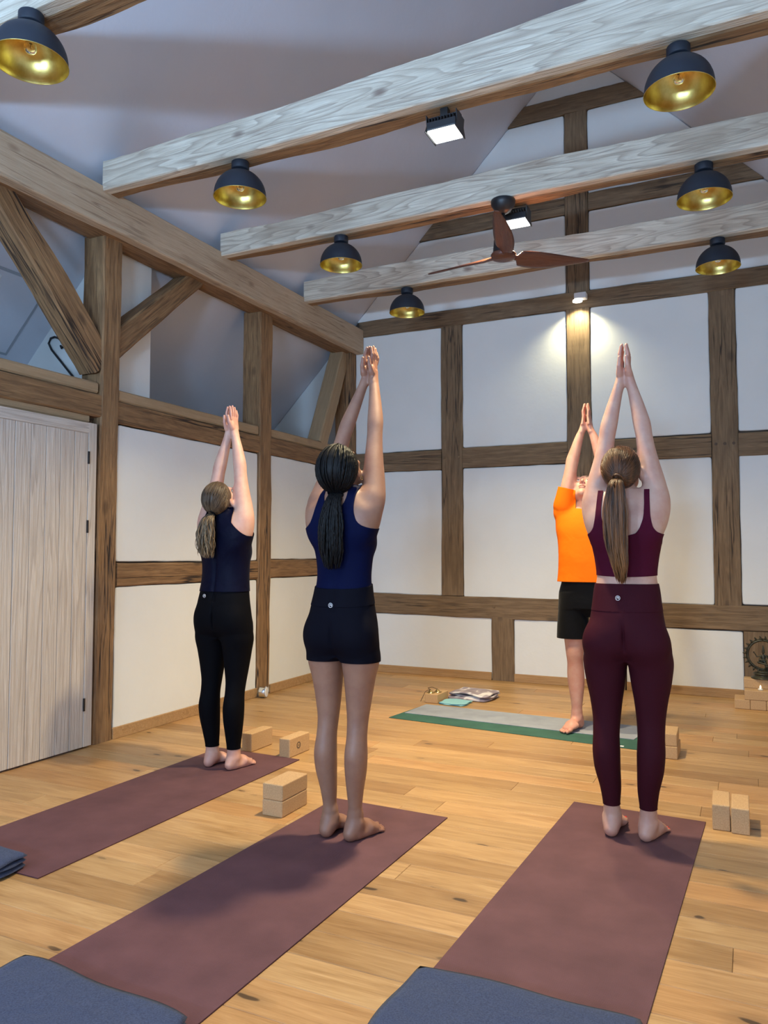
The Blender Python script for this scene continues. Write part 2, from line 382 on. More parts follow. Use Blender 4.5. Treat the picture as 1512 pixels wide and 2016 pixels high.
# floor: a slab and oak boards
floor = struct(MB().box((-4.2, YR-0.2, -0.12), (XR+0.2, YB+0.2, -0.015)).obj('floor', M['joint']))
PW = 0.1555
rows = []; y = 2.547-PW*13
k = 0
while y < YB-0.01:
    x = XL-0.04-random.uniform(0, 1.4)
    y1 = min(y+PW, YB)
    while x < XR:
        L = random.choice((0.9, 1.3, 1.7, 2.1, 2.1))*random.uniform(0.9, 1.1)
        x0, x1 = max(x, XL-0.04), min(x+L, XR)
        if x1-x0 > 0.02:
            g = 0.0006; c = 0.0015; X = x1-x0-2*g; Y = y1-y-2*g; h = random.uniform(-0.0004, 0)
            V = [(0,0,-0.015),(X,0,-0.015),(X,Y,-0.015),(0,Y,-0.015),(0,0,h-c),(X,0,h-c),(X,Y,h-c),(0,Y,h-c),(c,c,h),(X-c,c,h),(X-c,Y-c,h),(c,Y-c,h)]
            F = [(0,1,5,4),(1,2,6,5),(2,3,7,6),(3,0,4,7),(4,5,9,8),(5,6,10,9),(6,7,11,10),(7,4,8,11),(8,9,10,11)]
            o = link('plank', V, F, M['floor'], floor); o.location = (x0+g, y+g, 0)
        x += L
    y = y1
b = MB().box((XL-0.04, YR, -0.015), (XR, 2.547-PW*13, 0)).obj('subfloor_boards', M['floor'], floor)

# far wall ---------------------------------------------------------
wb = MB(); prism_xz(wb, [(-5.5, 0), (XR+0.2, 0), (XR+0.2, 3.9), (RX, RZ+0.2), (-5.5, 2.1)], YB+0.03, YB+0.2)
wall_back = struct(wb.obj('wall_back', M['joint']))
rp = random.Random(3)
def wavy_panel(poly, plane, pos, parent, gap=0.004, thick=0.028, amp=0.0035, name='plaster_panel', mat=None):
    """poly in plane coordinates, counted round; edges waver a little and corners are rounded"""
    n = len(poly); cx = sum(p[0] for p in poly)/n; cy = sum(p[1] for p in poly)/n
    out = []
    for i in range(n):
        p = Vector(poly[i]); q = Vector(poly[(i+1) % n]); o_ = Vector(poly[i-1])
        d0 = (o_-p).normalized(); d1 = (q-p).normalized()
        nrm = (d0+d1).normalized()*(gap*1.4)
        pc = p+nrm; r = 0.018
        out += [pc+d0*r, pc+(d0+d1)*r*0.25, pc+d1*r]
        L = (q-p).length; m = max(1, int(L/0.12))
        inn = Vector((-d1.y, d1.x));
        if inn.dot(Vector((cx, cy))-p) < 0: inn = -inn
        for j in range(1, m):
            t = j/m; out.append(p.lerp(q, t)+inn*(gap+rp.uniform(-amp, amp*0.6)))
    n = len(out); c = Vector((sum(p.x for p in out)/n, sum(p.y for p in out)/n))
    ins = [p+(c-p).normalized()*0.008 for p in out]
    V = []; F = []
    for ring, d in ((out, thick), (out, 0.005), (ins, 0.0)):
        for p in ring:
            V.append((p.x, pos+d, p.y) if plane == 'xz' else (pos-d, p.x, p.y))
    for k in range(2):
        for i in range(n): F.append((k*n+i, k*n+(i+1) % n, (k+1)*n+(i+1) % n, (k+1)*n+i))
    F.append(tuple(2*n+i for i in range(n)))
    return link(name, V, F, mat or M['plaster'], parent)
def bt(name, x0, z0, x1, z1, wid, irr=0.004, **k):   # timber on the far wall, face 1 cm proud
    vert = abs(x1-x0) < abs(z1-z0)
    return timber(name, (x0, YB+0.045, z0), (x1, YB+0.045, z1), wid, 0.11, (1, 0, 0) if vert else (0, 0, 1), k.pop('mat', M['oldback']), wall_back, irr, 0.006, **k)
bt('wall_plate', -3.72, 3.588, XR, 3.58, 0.165, 0.006)
bt('sill_rail', -3.76, 0.705, XR, 0.665, 0.205, 0.005)
for (xa, xb, z0, z1) in ((-2.788, -2.566, 0.80, 3.505), (-1.528, -1.308, 0.78, 3.505), (-0.290, -0.080, 0.77, 3.50)):
    bt('post', (xa+xb)/2, z0, (xa+xb)/2, z1, xb-xa)
for (xa, xb, z) in ((-3.76, -2.79, 2.162), (-2.564, -1.53, 2.163), (-1.306, -0.292, 2.155), (-0.078, XR, 2.145)):
    bt('mid_rail', xa, z, xb, z-0.006, 0.198)
for (xa, xb, zt) in ((-2.275, -2.06, 0.605), (-1.245, -1.032, 0.585), (-0.075, 0.135, 0.565)):
    bt('stub_post', (xa+xb)/2, 0.0, (xa+xb)/2, zt, xb-xa, 0.006)
bt('gable_post', -1.42, 3.66, -1.418, 5.40, 0.212)
def collar(name, xa, xb, za, zb, cl, cr):
    """horizontal gable timber whose ends follow the roof slope"""
    mb = MB(); xs0 = RX-(RZ-za)/SL if cl else xa; xs1 = RX-(RZ-zb)/SL if cl else xa
    xe0 = RX+(RZ-za)/SL if cr else xb; xe1 = RX+(RZ-zb)/SL if cr else xb
    n = 14; bot = [(xs0+(xe0-xs0)*i/n, za+rp.uniform(-.004, .004)) for i in range(n+1)]; top = [(xe1+(xs1-xe1)*i/n, zb+rp.uniform(-.004, .004)) for i in range(n+1)]
    ox, oz = (xs0+xe0)/2, (za+zb)/2
    poly = [(p[0]-ox, p[1]-oz) for p in bot+top]
    prism_xz(mb, poly, -0.055, 0.055); o = mb.obj(name, M['oldback'], wall_back, bevel=0.005); o.location = (ox, YB+0.045, oz)
collar('collar', 0, -1.527, 4.425, 4.59, True, False); collar('collar', -1.311, 0, 4.425, 4.59, False, True)
collar('collar', 0, 0, 5.40, 5.575, True, True)
for px_, pz_, r_, mt in ((-2.755, 2.17, .012, 'oldback'), (-2.60, 2.17, .012, 'oldback'), (-0.255, 2.16, .012, 'joint'), (-0.185, 2.16, .013, 'joint'), (-0.115, 2.16, .012, 'joint'), (-1.415, 2.145, .013, 'joint'), (-0.93, 2.155, .012, 'joint'), (-2.25, 0.70, .012, 'oldback')):
    o = MB().lathe([(r_, 0.0), (r_, 0.014), (r_*0.7, 0.017)], 12).obj('wooden_peg', M[mt], wall_back); o.location = (px_, YB-0.002, pz_); o.rotation_euler = (PI/2, 0, 0)
timber('corner_post', (-3.865, YB+0.0, 0.0), (-3.865, YB+0.0, 3.60), 0.20, 0.17, (1, 0, 0), M['old'], wall_back)
P = YB+0.004
def bp(poly): wavy_panel(poly, 'xz', P, wall_back)
xs = [(-3.765, -2.788), (-2.566, -1.528), (-1.308, -0.290), (-0.080, XR)]
for xa, xb in xs:
    bp([(xa, 2.26), (xb, 2.258), (xb, 3.507), (xa, 3.509)])
    lo = 0.805 if xa < -3 else 0.785
    bp([(xa, lo-0.0), (xb, lo-0.012), (xb, 2.055), (xa, 2.062)])
for xa, xb, zt in ((-3.765, -2.275, 0.602), (-2.06, -1.245, 0.593), (-1.032, -0.075, 0.570), (0.135, XR, 0.56)):
    bp([(xa, 0.0), (xb, 0.0), (xb, zt-0.006), (xa, zt)])
def rl(z): return RX-(RZ-z)/SL
def rr_(z): return RX+(RZ-z)/SL
bp([(rl(3.67), 3.67), (-1.526, 3.667), (-1.526, 4.425), (rl(4.425), 4.425)]); bp([(-1.312, 3.667), (rr_(3.66), 3.66), (rr_(4.425), 4.425), (-1.312, 4.425)])
bp([(rl(4.59), 4.59), (-1.526, 4.59), (-1.526, 5.40), (rl(5.40), 5.40)]); bp([(-1.312, 4.59), (rr_(4.59), 4.59), (rr_(5.40), 5.40), (-1.312, 5.40)])
bp([(rl(5.575), 5.575), (rr_(5.575), 5.575), (RX, RZ)])
bp([(-5.4, 2.0), (-3.97, 2.0), (-3.97, roofz(-3.97)), (-5.4, roofz(-5.4))])
for i, (xa, xb) in enumerate(((-3.83, -2.280), (-2.055, -1.250), (-1.027, -0.080), (0.140, XR))):
    o = MB().box((0, 0, 0), (xb-xa, 0.018, 0.075)).obj('baseboard_back', M['skirting'], bevel=0.003); o.location = (xa, YB-0.014, 0); struct(o)

# left wall ----------------------------------------------------------
wl = MB(); wl.box((XL-0.17, 3.80, 0), (XL-0.05, YB+0.02, 2.20)); wl.box((XL-0.17, YR, 0), (XL-0.05, 2.70, 2.20)); wl.box((XL-0.17, 2.70, 2.10), (XL-0.05, 3.80, 2.20))
wall_left = struct(wl.obj('wall_left', M['joint']))
def lt(name, y0, z0, y1, z1, wid, irr=0.005, dep=0.17, off=0.0, mat=None, **k):
    vert = abs(y1-y0) < abs(z1-z0)
    return timber(name, (XL-dep/2+off, y0, z0), (XL-dep/2+off, y1, z1), wid, dep, (0, 1, 0) if vert else (0, 0, 1), mat or M['old'], wall_left, irr, 0.01, **k)
lt('post', 3.775, 0.0, 3.795, 3.34, 0.165, 0.006, dep=0.19, off=0.012, mat=M['old'])
lt('post', 5.600, 0.06, 5.605, 3.34, 0.185, 0.006, dep=0.19, off=0.012)
lt('post', 1.95, 0.0, 1.95, 3.34, 0.19); lt('post', 0.1, 0.0, 0.1, 3.34, 0.19)
for ya, yb_ in ((3.875, 5.505), (5.695, 7.11)):
    lt('rail', ya-0.02, 2.172, yb_, 2.160, 0.150, off=0.01, dep=0.16)
    lt('lath', ya, 2.287, yb_, 2.283, 0.078, 0.001, dep=0.15, mat=M['lath'])
    lt('mid_rail', ya, 1.083, yb_, 1.075, 0.155, off=0.008, dep=0.15)
    wavy_panel([(ya+0.0, 1.165), (yb_, 1.155), (yb_, 2.083), (ya, 2.093)], 'yz', XL-0.004, wall_left)
    wavy_panel([(ya, 0.0), (yb_, 0.0), (yb_, 0.995), (ya, 1.003)], 'yz', XL-0.004, wall_left)
lt('rail', 0.1, 2.195, 3.72, 2.190, 0.150, 0.006, off=0.01, dep=0.16)
lt('lath', 0.1, 2.305, 3.69, 2.305, 0.070, 0.001, dep=0.15, mat=M['lath'])
lt('header_board', 2.0, 2.098, 3.63, 2.094, 0.055, 0.001, off=-0.01, dep=0.13, mat=M['lath'])
# braces in the open part
def brace(ya, za, yb_, zb, w, mat, off=0.0, dep=0.16, waney=0.012):
    return timber('brace', (XL-dep/2+off, ya, za), (XL-dep/2+off, yb_, zb), w, dep, (0, 1, 1), mat, wall_left, 0.006, 0.012, waney=waney)
brace(3.745, 2.468, 2.86, 3.42, 0.19, M['old']); brace(3.83, 2.60, 4.70, 3.37, 0.145, M['old']); brace(6.625, 2.30, 7.12, 3.36, 0.155, M['lath'], waney=0)
brace(1.80, 3.36, 0.9, 2.36, 0.18, M['old'])
timber('top_plate', (-3.86, YR, 3.425), (-3.86, YB, 3.425), 0.20, 0.19, (1, 0, 0), M['old'], wall_left, 0.004)
for x0 in (1,):
    o = MB().box((0, 0, 0), (0.018, 1.64, 0.075)).obj('baseboard_left', M['skirting'], bevel=0.003); o.location = (XL-0.004, 3.86, 0); struct(o)
    o.rotation_euler = (0, 0, 0)
    o = MB().box((0, 0, 0), (0.018, 1.46, 0.075)).obj('baseboard_left', M['skirting'], bevel=0.003); o.location = (XL-0.004, 5.70, 0); struct(o)
MB().box((XL-0.15, 5.52, 0), (XL+0.005, 5.68, 0.06)).obj('foot_stone', m_plain('pale_stone', (0.35, 0.32, 0.27), 0.9, noise=0.2), wall_left, bevel=0.006)
wavy_panel([(2.05, 0), (2.55, 0), (2.55, 2.09), (2.05, 2.09)], 'yz', XL-0.004, wall_left); wavy_panel([(0.2, 0), (1.85, 0), (1.85, 2.09), (0.2, 2.09)], 'yz', XL-0.004, wall_left)
MB().box((XL-0.14, YR, 0), (XL-0.004, 0.0, 3.4)).obj('plaster_panel', M['plaster'], wall_left)

# side aisle behind the open framing
al = MB(); al.box((-5.6, YR, 2.10), (XL-0.16, YB, 2.19)); al.box((-4.9, 3.93, 2.19), (-4.11, 4.06, 3.60)); al.box((-5.6, 3.93, 2.19), (-4.9, 4.06, 2.9))
struct(al.obj('wall_aisle', M['plaster']))
struct(MB().box((-4.11, 4.02, 2.19), (-3.99, 4.34, 3.60)).obj('wall_partition', M['plaster']))

# roof slopes (ceiling)
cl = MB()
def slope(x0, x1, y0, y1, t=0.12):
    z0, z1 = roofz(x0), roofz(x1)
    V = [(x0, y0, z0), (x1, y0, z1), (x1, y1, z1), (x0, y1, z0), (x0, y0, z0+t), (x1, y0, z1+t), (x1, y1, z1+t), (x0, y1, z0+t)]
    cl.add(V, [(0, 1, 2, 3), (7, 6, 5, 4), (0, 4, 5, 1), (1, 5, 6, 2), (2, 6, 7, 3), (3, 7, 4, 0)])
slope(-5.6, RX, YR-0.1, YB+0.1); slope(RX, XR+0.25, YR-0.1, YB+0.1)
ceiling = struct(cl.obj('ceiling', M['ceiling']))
# inspection hatch in the aisle slope with its lock
def onslope(xc, yc, w, l, t, mat, name, bev=0.002):
    n = Vector((SL, 0, -1)).normalized(); n = Vector((0.7174, 0, -0.6967))
    ex = Vector((0.6967, 0, 0.7174))
    mb = MB(); c = Vector((xc, yc, roofz(xc)))
    V = []
    for d in (0.0, t):
        for sx, sy in ((-1, -1), (1, -1), (1, 1), (-1, 1)): V.append(c+ex*(sx*w/2)+Vector((0, sy*l/2, 0))+n*d)
    mb.add(V, [(0, 1, 2, 3), (7, 6, 5, 4), (0, 4, 5, 1), (1, 5, 6, 2), (2, 6, 7, 3), (3, 7, 4, 0)])
    return mb.obj(name, mat, ceiling, bevel=bev)
onslope(-4.55, 3.42, 0.62, 0.62, 0.006, m_plain('hatch_gap', (0.35, 0.38, 0.42), 0.7), 'hatch_frame')
onslope(-4.55, 3.42, 0.58, 0.58, 0.010, M['ceiling'], 'hatch'); onslope(-4.38, 3.36, 0.03, 0.03, 0.016, M['white'], 'hatch_lock', 0.005)

# right wall and rear wall (behind the camera)
struct(MB().box((XR, YR, 0), (XR+0.15, YB+0.05, 3.62)).obj('wall_right', M['plaster']))
wr = MB(); wr.box((-5.6, YR-0.15, 0), (-3.2, YR, 4.2)); wr.box((-3.2, YR-0.15, 0), (XR+0.15, YR, 1.0)); wr.box((0.4, YR-0.15, 1.0), (XR+0.15, YR, 4.2)); wr.box((-3.2, YR-0.15, 2.1), (0.4, YR, 4.2))
prism_xz(wr, [(-3.5, 4.2), (0.6, 4.2), (RX, RZ+0.1)], YR-0.15, YR)
struct(wr.obj('wall_rear', M['plaster']))
wf = MB()
for x in (-3.2, -2.02, -0.84, 0.34): wf.box((x, YR-0.10, 1.0), (x+0.06, YR-0.04, 2.1))
wf.box((-3.2, YR-0.10, 1.0), (0.4, YR-0.04, 1.06)); wf.box((-3.2, YR-0.10, 2.04), (0.4, YR-0.04, 2.1))
win = struct(wf.obj('window_1', M['white']))
MB().box((-3.2, YR-0.075, 1.05), (0.4, YR-0.069, 2.05)).obj('pane', M['winglass'], win)
# unseen uplighter housings, added with a front plate shaped to cut off the light
for i, (ux, uy) in enumerate(UPL):
    t = thing('unseen_uplighter', 'unseen black uplighter on a stand, added behind the viewer, %s one' % ('left' if i == 0 else 'right'), 'lamp', (ux, uy, 0))
    MB().box((-0.26, 0.10, 1.45), (0.26, 0.11, 1.70)).obj('cutoff_lip', M['black'], t)
    MB().box((-0.26, -0.10, 1.44), (0.26, 0.11, 1.45)).obj('tray', M['black'], t)
    MB().lathe([(0.15, 0), (0.15, 0.02), (0.02, 0.025), (0.02, 1.44)], 20).obj('stand', M['black'], t)

# ------------------------------------------------------------------ the door
d = thing('door_1', 'x', 'x'); del d['label']; del d['category']; struct(d)
d.location = (XL+0.0, 0, 0)
ys = [3.628-0.0335, 3.487, 3.379, 3.271, 3.163, 3.055, 2.947, 2.839, 2.731, 2.623]
def dboard(name, y0, y1, z0, z1, x1=0.024, x0=-0.02, vert=True):
    L = (z1-z0) if vert else (y1-y0)
    mb = MB().box((0, -(y1-y0)/2, x0), (L, (y1-y0)/2, x1)) if vert else MB().box((0, -(z1-z0)/2, x0), (L, (z1-z0)/2, x1))
    o = mb.obj(name, M['door'], d, bevel=0.0025)
    if vert: m = Matrix(((0, 0, 1), (0, -1, 0), (1, 0, 0))).to_4x4(); m.translation = (0, (y0+y1)/2, z0)
    else: m = Matrix(((0, 0, 1), (1, 0, 0), (0, 1, 0))).to_4x4(); m.translation = (0, y0, (z0+z1)/2)
    o.matrix_basis = m; return o
for i in range(len(ys)-1): dboard('plank', ys[i+1]+0.0016, ys[i]-0.0016, 0.012, 1.990, x1=0.024+random.uniform(-0.001, 0.001))
dboard('top_rail', 2.55, 3.6, 1.9905, 2.058, x1=0.026, vert=False)
dboard('hinge_stile', 3.596, 3.662, 0.012, 2.060, x1=0.027)
dboard('latch_stile', 2.55, 2.622, 0.012, 1.990, x1=0.026)
for z in (1.835, 1.395, 0.275): MB().box((0.02, 3.590, z-0.04), (0.033, 3.602, z+0.04)).obj('hinge', M['black'], d, bevel=0.001)
dboard('back_panel', 2.55, 3.66, 0.012, 2.05, x1=-0.021, x0=-0.05)

# ------------------------------------------------------------------ purlin and tie beams
t = thing('purlin', 'long pale sawn roof beam running along the top of the left wall', 'beam', (-3.709, YR, 3.43))
o = timber('beam_body', (-3.709, YR, 3.395), (-3.709, YB-0.01, 3.455), 0.255, 0.082, (0, 0, 1), M['purlin'], t, 0.004, 0.007)
TIES = [(2.195, 'near', 0), (3.545, 'tie beam', 1), (4.750, 'x', 2), (5.985, 'x', 3)]
LB = {0: 'pale tie beam at the top left corner, nearest of the cross beams', 1: 'large pale tie beam with the left floodlight, nearest full beam across the room',
      2: 'pale tie beam carrying the ceiling fan', 3: 'pale tie beam behind the ceiling fan, farthest from the viewer'}
def facing(y, parent, zl, zr, seed):
    rs = random.Random(seed); xa, xb = -3.675, XR-0.01; n = 60; V = []; F = []
    z0 = 3.533-3.5
    for i in range(n+1):
        x = xa+(xb-xa)*i/n
        ztop = zl+(zr-zl)*min(1, (x-xa)/3.0)+0.012*math.sin(x*1.7+seed)+0.005*math.sin(x*5.3+seed*2)+rs.uniform(-.002, .002)
        zt = min(ztop, roofz(x)-0.02)
        zb = 3.532+0.004*math.sin(x*1.3+seed)
        c = 0.006
        for yy, zz in ((0, zb+c), (c, zb), (0.062, zb), (0.062, zt), (c, zt), (0, zt-c)): V.append((x-xa, yy, zz-3.6))
    for i in range(n):
        for k in range(6): F.append((i*6+(k+1) % 6, i*6+k, (i+1)*6+k, (i+1)*6+(k+1) % 6))
    F.append(tuple(range(6))); F.append(tuple(n*6+k for k in range(5, -1, -1)))
    o = link('facing_board', V, F, M['pale'], parent); o.location = (xa-parent.location.x, y-parent.location.y, 3.6-parent.location.z)
for y, _, i in TIES:
    t = thing('tie_beam', LB[i], 'beam', (-3.67, y, 3.53), 0, 'tie beams across the room')
    zl, zr = [(3.74, 3.79), (3.715, 3.805), (3.715, 3.73), (3.735, 3.735)][i]
    facing(y, t, zl, zr, i*1.7+0.5)
    timber('old_timber', (-3.675, y+0.112, 3.615), (XR-0.01, y+0.118, 3.613), 0.108, 0.168, (0, 1, 0), M['old'], t, 0.005, 0.008, seed=i+40, waney=0.02)

# ------------------------------------------------------------------ dome lamps
def dome_lamp(x, y, label):
    t = thing('ceiling_lamp', label, 'lamp', (x, y, 3.528), 0, 'dome lamps under the tie beams')
    MB().lathe([(0.0, 0.0), (0.050, 0.0), (0.052, -0.004), (0.052, -0.044), (0.046, -0.048), (0.0, -0.048)], 32, cap=False).obj('canopy', M['lampblack'], t, True, 0.002)
    pr = [(0.0, -0.048)]; 
    for a in range(0, 91, 6): pr.append((0.152*math.sin(math.radians(a)) if a else 0.001, -0.052-0.150*(1-math.cos(math.radians(a)))))
    pr += [(0.1535, -0.212)]
    s = MB().lathe(pr, 48, cap=False).obj('shade', M['lampblack'], t, True)
    inn = [(0.1525, -0.212)]+[(max(0.001, 0.1500*math.sin(math.radians(a))), -0.055-0.148*(1-math.cos(math.radians(a)))) for a in range(90, -1, -6)]
    l = MB().lathe(inn, 48, cap=False).obj('gold_lining', M['gold'], t, True); l['label'] = 'gold-leaf inner lining'
    r_ = MB().lathe([(0.1535, -0.2105), (0.1548, -0.2125), (0.1535, -0.2145), (0.1520, -0.2125), (0.1535, -0.2105)], 48, cap=False).obj('rim', M['gold'], t, True)
    MB().lathe([(0.020, -0.056), (0.020, -0.10), (0.012, -0.104)], 16).obj('socket', M['black'], t, True)
    bl = [(0.012, -0.100), (0.013, -0.112), (0.021, -0.126), (0.0275, -0.143), (0.026, -0.158), (0.017, -0.169), (0.001, -0.173)]
    g = MB().lathe(bl, 24, cap=False).obj('bulb', M['glass'], t, True)
    MB().tube([(0, 0, -0.10), (0.003, 0, -0.125), (-0.004, 0, -0.145), (0.005, 0, -0.155)], 0.0022, 6).obj('filament', M['filament'], g, True)
LX, RX2 = -2.635, -0.205
for x, y, lb in ((LX-0.09, 2.215, 'black dome lamp with gold lining at the top left corner of the picture'),
                 (LX-0.035, 3.63, 'black dome lamp with gold lining on the left half of the second beam'),
                 (LX-0.015, 4.83, 'black dome lamp with gold lining on the left end of the fan beam'),
                 (LX-0.03, 6.055, 'smallest black dome lamp on the left, under the farthest beam'),
                 (RX2-0.045, 3.63, 'largest black dome lamp on the right, under the nearest full beam'),
                 (RX2, 4.83, 'black dome lamp on the right of the fan beam, middle of the right row'),
                 (RX2+0.03, 6.055, 'smallest black dome lamp on the right, under the farthest beam')):
    dome_lamp(x, y, lb)

# ------------------------------------------------------------------ LED floodlights
for i, (px, py, pz) in enumerate(PANELS):
    lb = ['square black floodlight with bright panel under the nearest full beam', 'square black floodlight with bright panel just behind the ceiling fan canopy',
          'square black floodlight above and behind the viewer', 'square black floodlight at the rear of the room'][i]
    t = thing('floodlight', lb, 'lamp', (px, py, pz), 0, 'LED floodlights under the beams')
    MB().box((-0.080, -0.065, -0.055), (0.080, 0.065, -0.010)).obj('housing', M['black'], t, bevel=0.006)
    fn = MB()
    for k in range(9): fn.box((-0.07+k*0.0165, -0.055, -0.010), (-0.067+k*0.0165, 0.055, 0.015))
    fn.obj('cooling_fins', M['black'], t)
    MB().box((-0.074, -0.060, -0.064), (0.074, 0.060, -0.055)).obj('light_panel', M['panel'], t)
    for s in (-1, 1):
        mb = MB(); prism_yz(mb, [(-0.075, -0.066), (0.075, -0.066), (0.05, -0.02), (0.06, 0.03), (-0.06, 0.03), (-0.05, -0.02)], s*0.082-0.002, s*0.082+0.002)
        mb.obj('side_bracket', M['black'], t)
    MB().box((-0.084, -0.02, 0.03), (0.084, 0.02, 0.036)).obj('crossbar', M['black'], t)
    if i == 0: MB().box((-0.02, -0.02, 0.036), (0.02, 0.02, 0.074)).obj('mount', M['black'], t)
    elif i == 1: pass
    elif i == 2: MB().box((-0.02, -0.02, 0.036), (0.02, 0.02, 0.5)).obj('mount', M['black'], t)
    else: MB().box((-0.02, -0.02, 0.036), (0.02, 0.02, 2.0)).obj('mount', M['black'], t)
# wall spot over the middle post
t = thing('wall_spotlight', 'small white spotlight box shining down the middle post of the far wall', 'lamp', (-1.38, YB-0.012, 3.585))
MB().box((-0.045, -0.13, -0.026), (0.065, -0.045, 0.030)).obj('housing', M['white'], t, bevel=0.008)
MB().box((-0.01, -0.05, -0.01), (0.02, 0.006, 0.012)).obj('arm', M['black'], t, bevel=0.003)
o = MB().lathe([(0.001, -0.0), (0.042, -0.0), (0.044, -0.014), (0.001, -0.014)], 20, cap=False).obj('lens', M['spotface'], t, True); o.location = (-0.02, -0.09, -0.030)

# ------------------------------------------------------------------ ceiling fan
fan = thing('ceiling_fan', 'dark ceiling fan with three walnut blades hanging from the middle beam', 'fan', (-1.415, 4.775, 3.528))
MB().lathe([(0.001, 0.0), (0.078, 0.0), (0.080, -0.01), (0.078, -0.03), (0.060, -0.055), (0.050, -0.072), (0.022, -0.088), (0.001, -0.09)], 36, cap=False).obj('canopy', M['black'], fan, True)
MB().lathe([(0.013, -0.085), (0.013, -0.26)], 16).obj('downrod', M['black'], fan, True)
MB().lathe([(0.014, -0.20), (0.032, -0.205), (0.034, -0.235), (0.050, -0.245), (0.056, -0.26), (0.062, -0.265), (0.064, -0.30), (0.066, -0.315), (0.068, -0.345), (0.05, -0.36), (0.001, -0.362)], 36, cap=False).obj('motor', M['black'], fan, True, 0.001)
hub = MB().lathe([(0.001, -0.352), (0.075, -0.352), (0.083, -0.362), (0.075, -0.385), (0.04, -0.396), (0.001, -0.398)], 30, cap=False).obj('blade_hub', M['fanwood'], fan, True)
def blade(ang):
    n, m = 26, 8; V = []; F = []
    for i in range(n+1):
        s = i/n; r = 0.03+0.585*s
        w = 0.045+0.105*math.sin(PI*min(1, (s*0.92+0.02))**0.75) - 0.02*s
        w = max(w, 0.02) if s < 0.97 else w*0.7
        if s < 0.15: w = 0.055-0.02*math.sin(s/0.15*PI)
        tw = -math.radians(34-22*s); z = -0.374+0.03*s*s+0.004; yc = 0.02*math.sin(s*PI)
        th = 0.011*(1-0.55*s)
        for j in range(m):
            u = math.cos(2*PI*j/m)*w/2; v = math.sin(2*PI*j/m)*th
            V.append((r, yc+u*math.cos(tw)-v*math.sin(tw), z+u*math.sin(tw)+v*math.cos(tw)))
    for i in range(n):
        for j in range(m): F.append((i*m+j, i*m+(j+1) % m, (i+1)*m+(j+1) % m, (i+1)*m+j))
    F.append(tuple(range(m))[::-1]); F.append(tuple(n*m+j for j in range(m)))
    o = link('blade', V, F, M['fanwood'], fan, True); o.rotation_euler = (0, 0, math.radians(ang))
for a in (40, 164, 283): blade(a)

# ------------------------------------------------------------------ mats
def slab(name, pts, z0, z1, mat, parent=None, bev=0.002, cell=None):
    n = len(pts); V = [(x, y, z0) for x, y in pts]+[(x, y, z1) for x, y in pts]
    F = [tuple(range(n))[::-1], tuple(range(n, 2*n))]+[(i, (i+1) % n, (i+1) % n+n, i+n) for i in range(n)]
    return MB().add(V, F).obj(name, mat, parent, bevel=bev)
def yoga_mat(label, corners, group='plum yoga mats of the students'):
    t = thing('yoga_mat', label, 'mat', (0, 0, 0), 0, group)
    slab('top_layer', corners, 0.0022, 0.0052, M['plum'], t, 0.001); slab('bottom_layer', corners, 0.0002, 0.0022, M['matunder'], t, 0.0005)
yoga_mat('plum mat under the woman in the dark navy top, left', [(-3.075, 2.125), (-2.462, 2.122), (-2.447, 3.965), (-3.045, 3.985)])
yoga_mat('plum mat under the woman in shorts, in the middle', [(-1.960, 1.30), (-1.340, 1.29), (-1.300, 3.411), (-1.905, 3.432)])
yoga_mat('plum mat under the woman in burgundy, on the right', [(-0.905, 1.45), (-0.300, 1.44), (-0.214, 3.863), (-0.817, 3.890)])
t = thing('yoga_mat', 'grey-blue and green mat lying crosswise under the man in orange', 'mat')
slab('green_mat', [(-2.462, 5.245), (-0.640, 5.065), (-0.62, 5.63), (-2.40, 5.76)], 0.0002, 0.0042, M['greenmat'], t, 0.001)
slab('grey_mat', [(-2.415, 5.43), (-0.72, 5.31), (-0.66, 5.72), (-2.39, 5.80)], 0.0044, 0.0084, M['greymat'], t, 0.001)
MB().box((-0.82, 5.095, 0.0042), (-0.755, 5.125, 0.0048)).obj('care_label', M['white'], t)

# ------------------------------------------------------------------ cork blocks
block_me = MB().box((-0.056, 0, 0), (0.056, 0.225, 0.0745))
def block(x, y, z, label, rz=0.0, side=False, end=False, mark=False):
    """x,y = middle of the near end at floor; side = stood on its long edge"""
    w, h = (0.0745, 0.112) if side else (0.112, 0.0745)
    t = MB().box((-w/2, 0, 0), (w/2, 0.225, h)).obj('cork_block', M['cork'], None, bevel=0.006, seg=3)
    if end: rz += -PI/2
    t.location = (x, y, z); t.rotation_euler = (0, 0, rz)
    tag(t, label, 'block', 'cork yoga blocks')
    if mark:
        r = MB(); n = 28
        for ra, rb in ((0.019, 0.0215), (0.013, 0.0175)):
            V = []; F = []
            for i in range(n):
                a = 2*PI*i/n
                for q, xx in ((ra, 0), (rb, 0), (rb, 0.0006), (ra, 0.0006)): V.append((w/2+xx, 0.10+q*math.cos(a), 0.058+q*math.sin(a)))
            for i in range(n):
                for k in range(4): F.append((i*4+k, i*4+(k+1) % 4, ((i+1) % n)*4+(k+1) % 4, ((i+1) % n)*4+k))
            r.add(V, F)
        r.tube([(w/2+0.0004, 0.093, 0.055), (w/2+0.0004, 0.096, 0.061), (w/2+0.0004, 0.10, 0.055), (w/2+0.0004, 0.104, 0.061), (w/2+0.0004, 0.107, 0.055)], 0.0012, 5)
        r.obj('stamped_mark', M['brand'], t)
    return t
block(-0.1465, 3.785, 0, 'cork block on edge at the far right, left one of the close pair', 0.03, side=True)
block(-0.0690, 3.768, 0, 'cork block on edge at the far right, right one of the close pair', 0.01, side=True)
block(-2.048, 3.078, 0, 'bottom cork block of the stack beside the middle mat', 0.0)
block(-2.048, 3.080, 0.0747, 'top cork block of the stack beside the middle mat', 0.0)
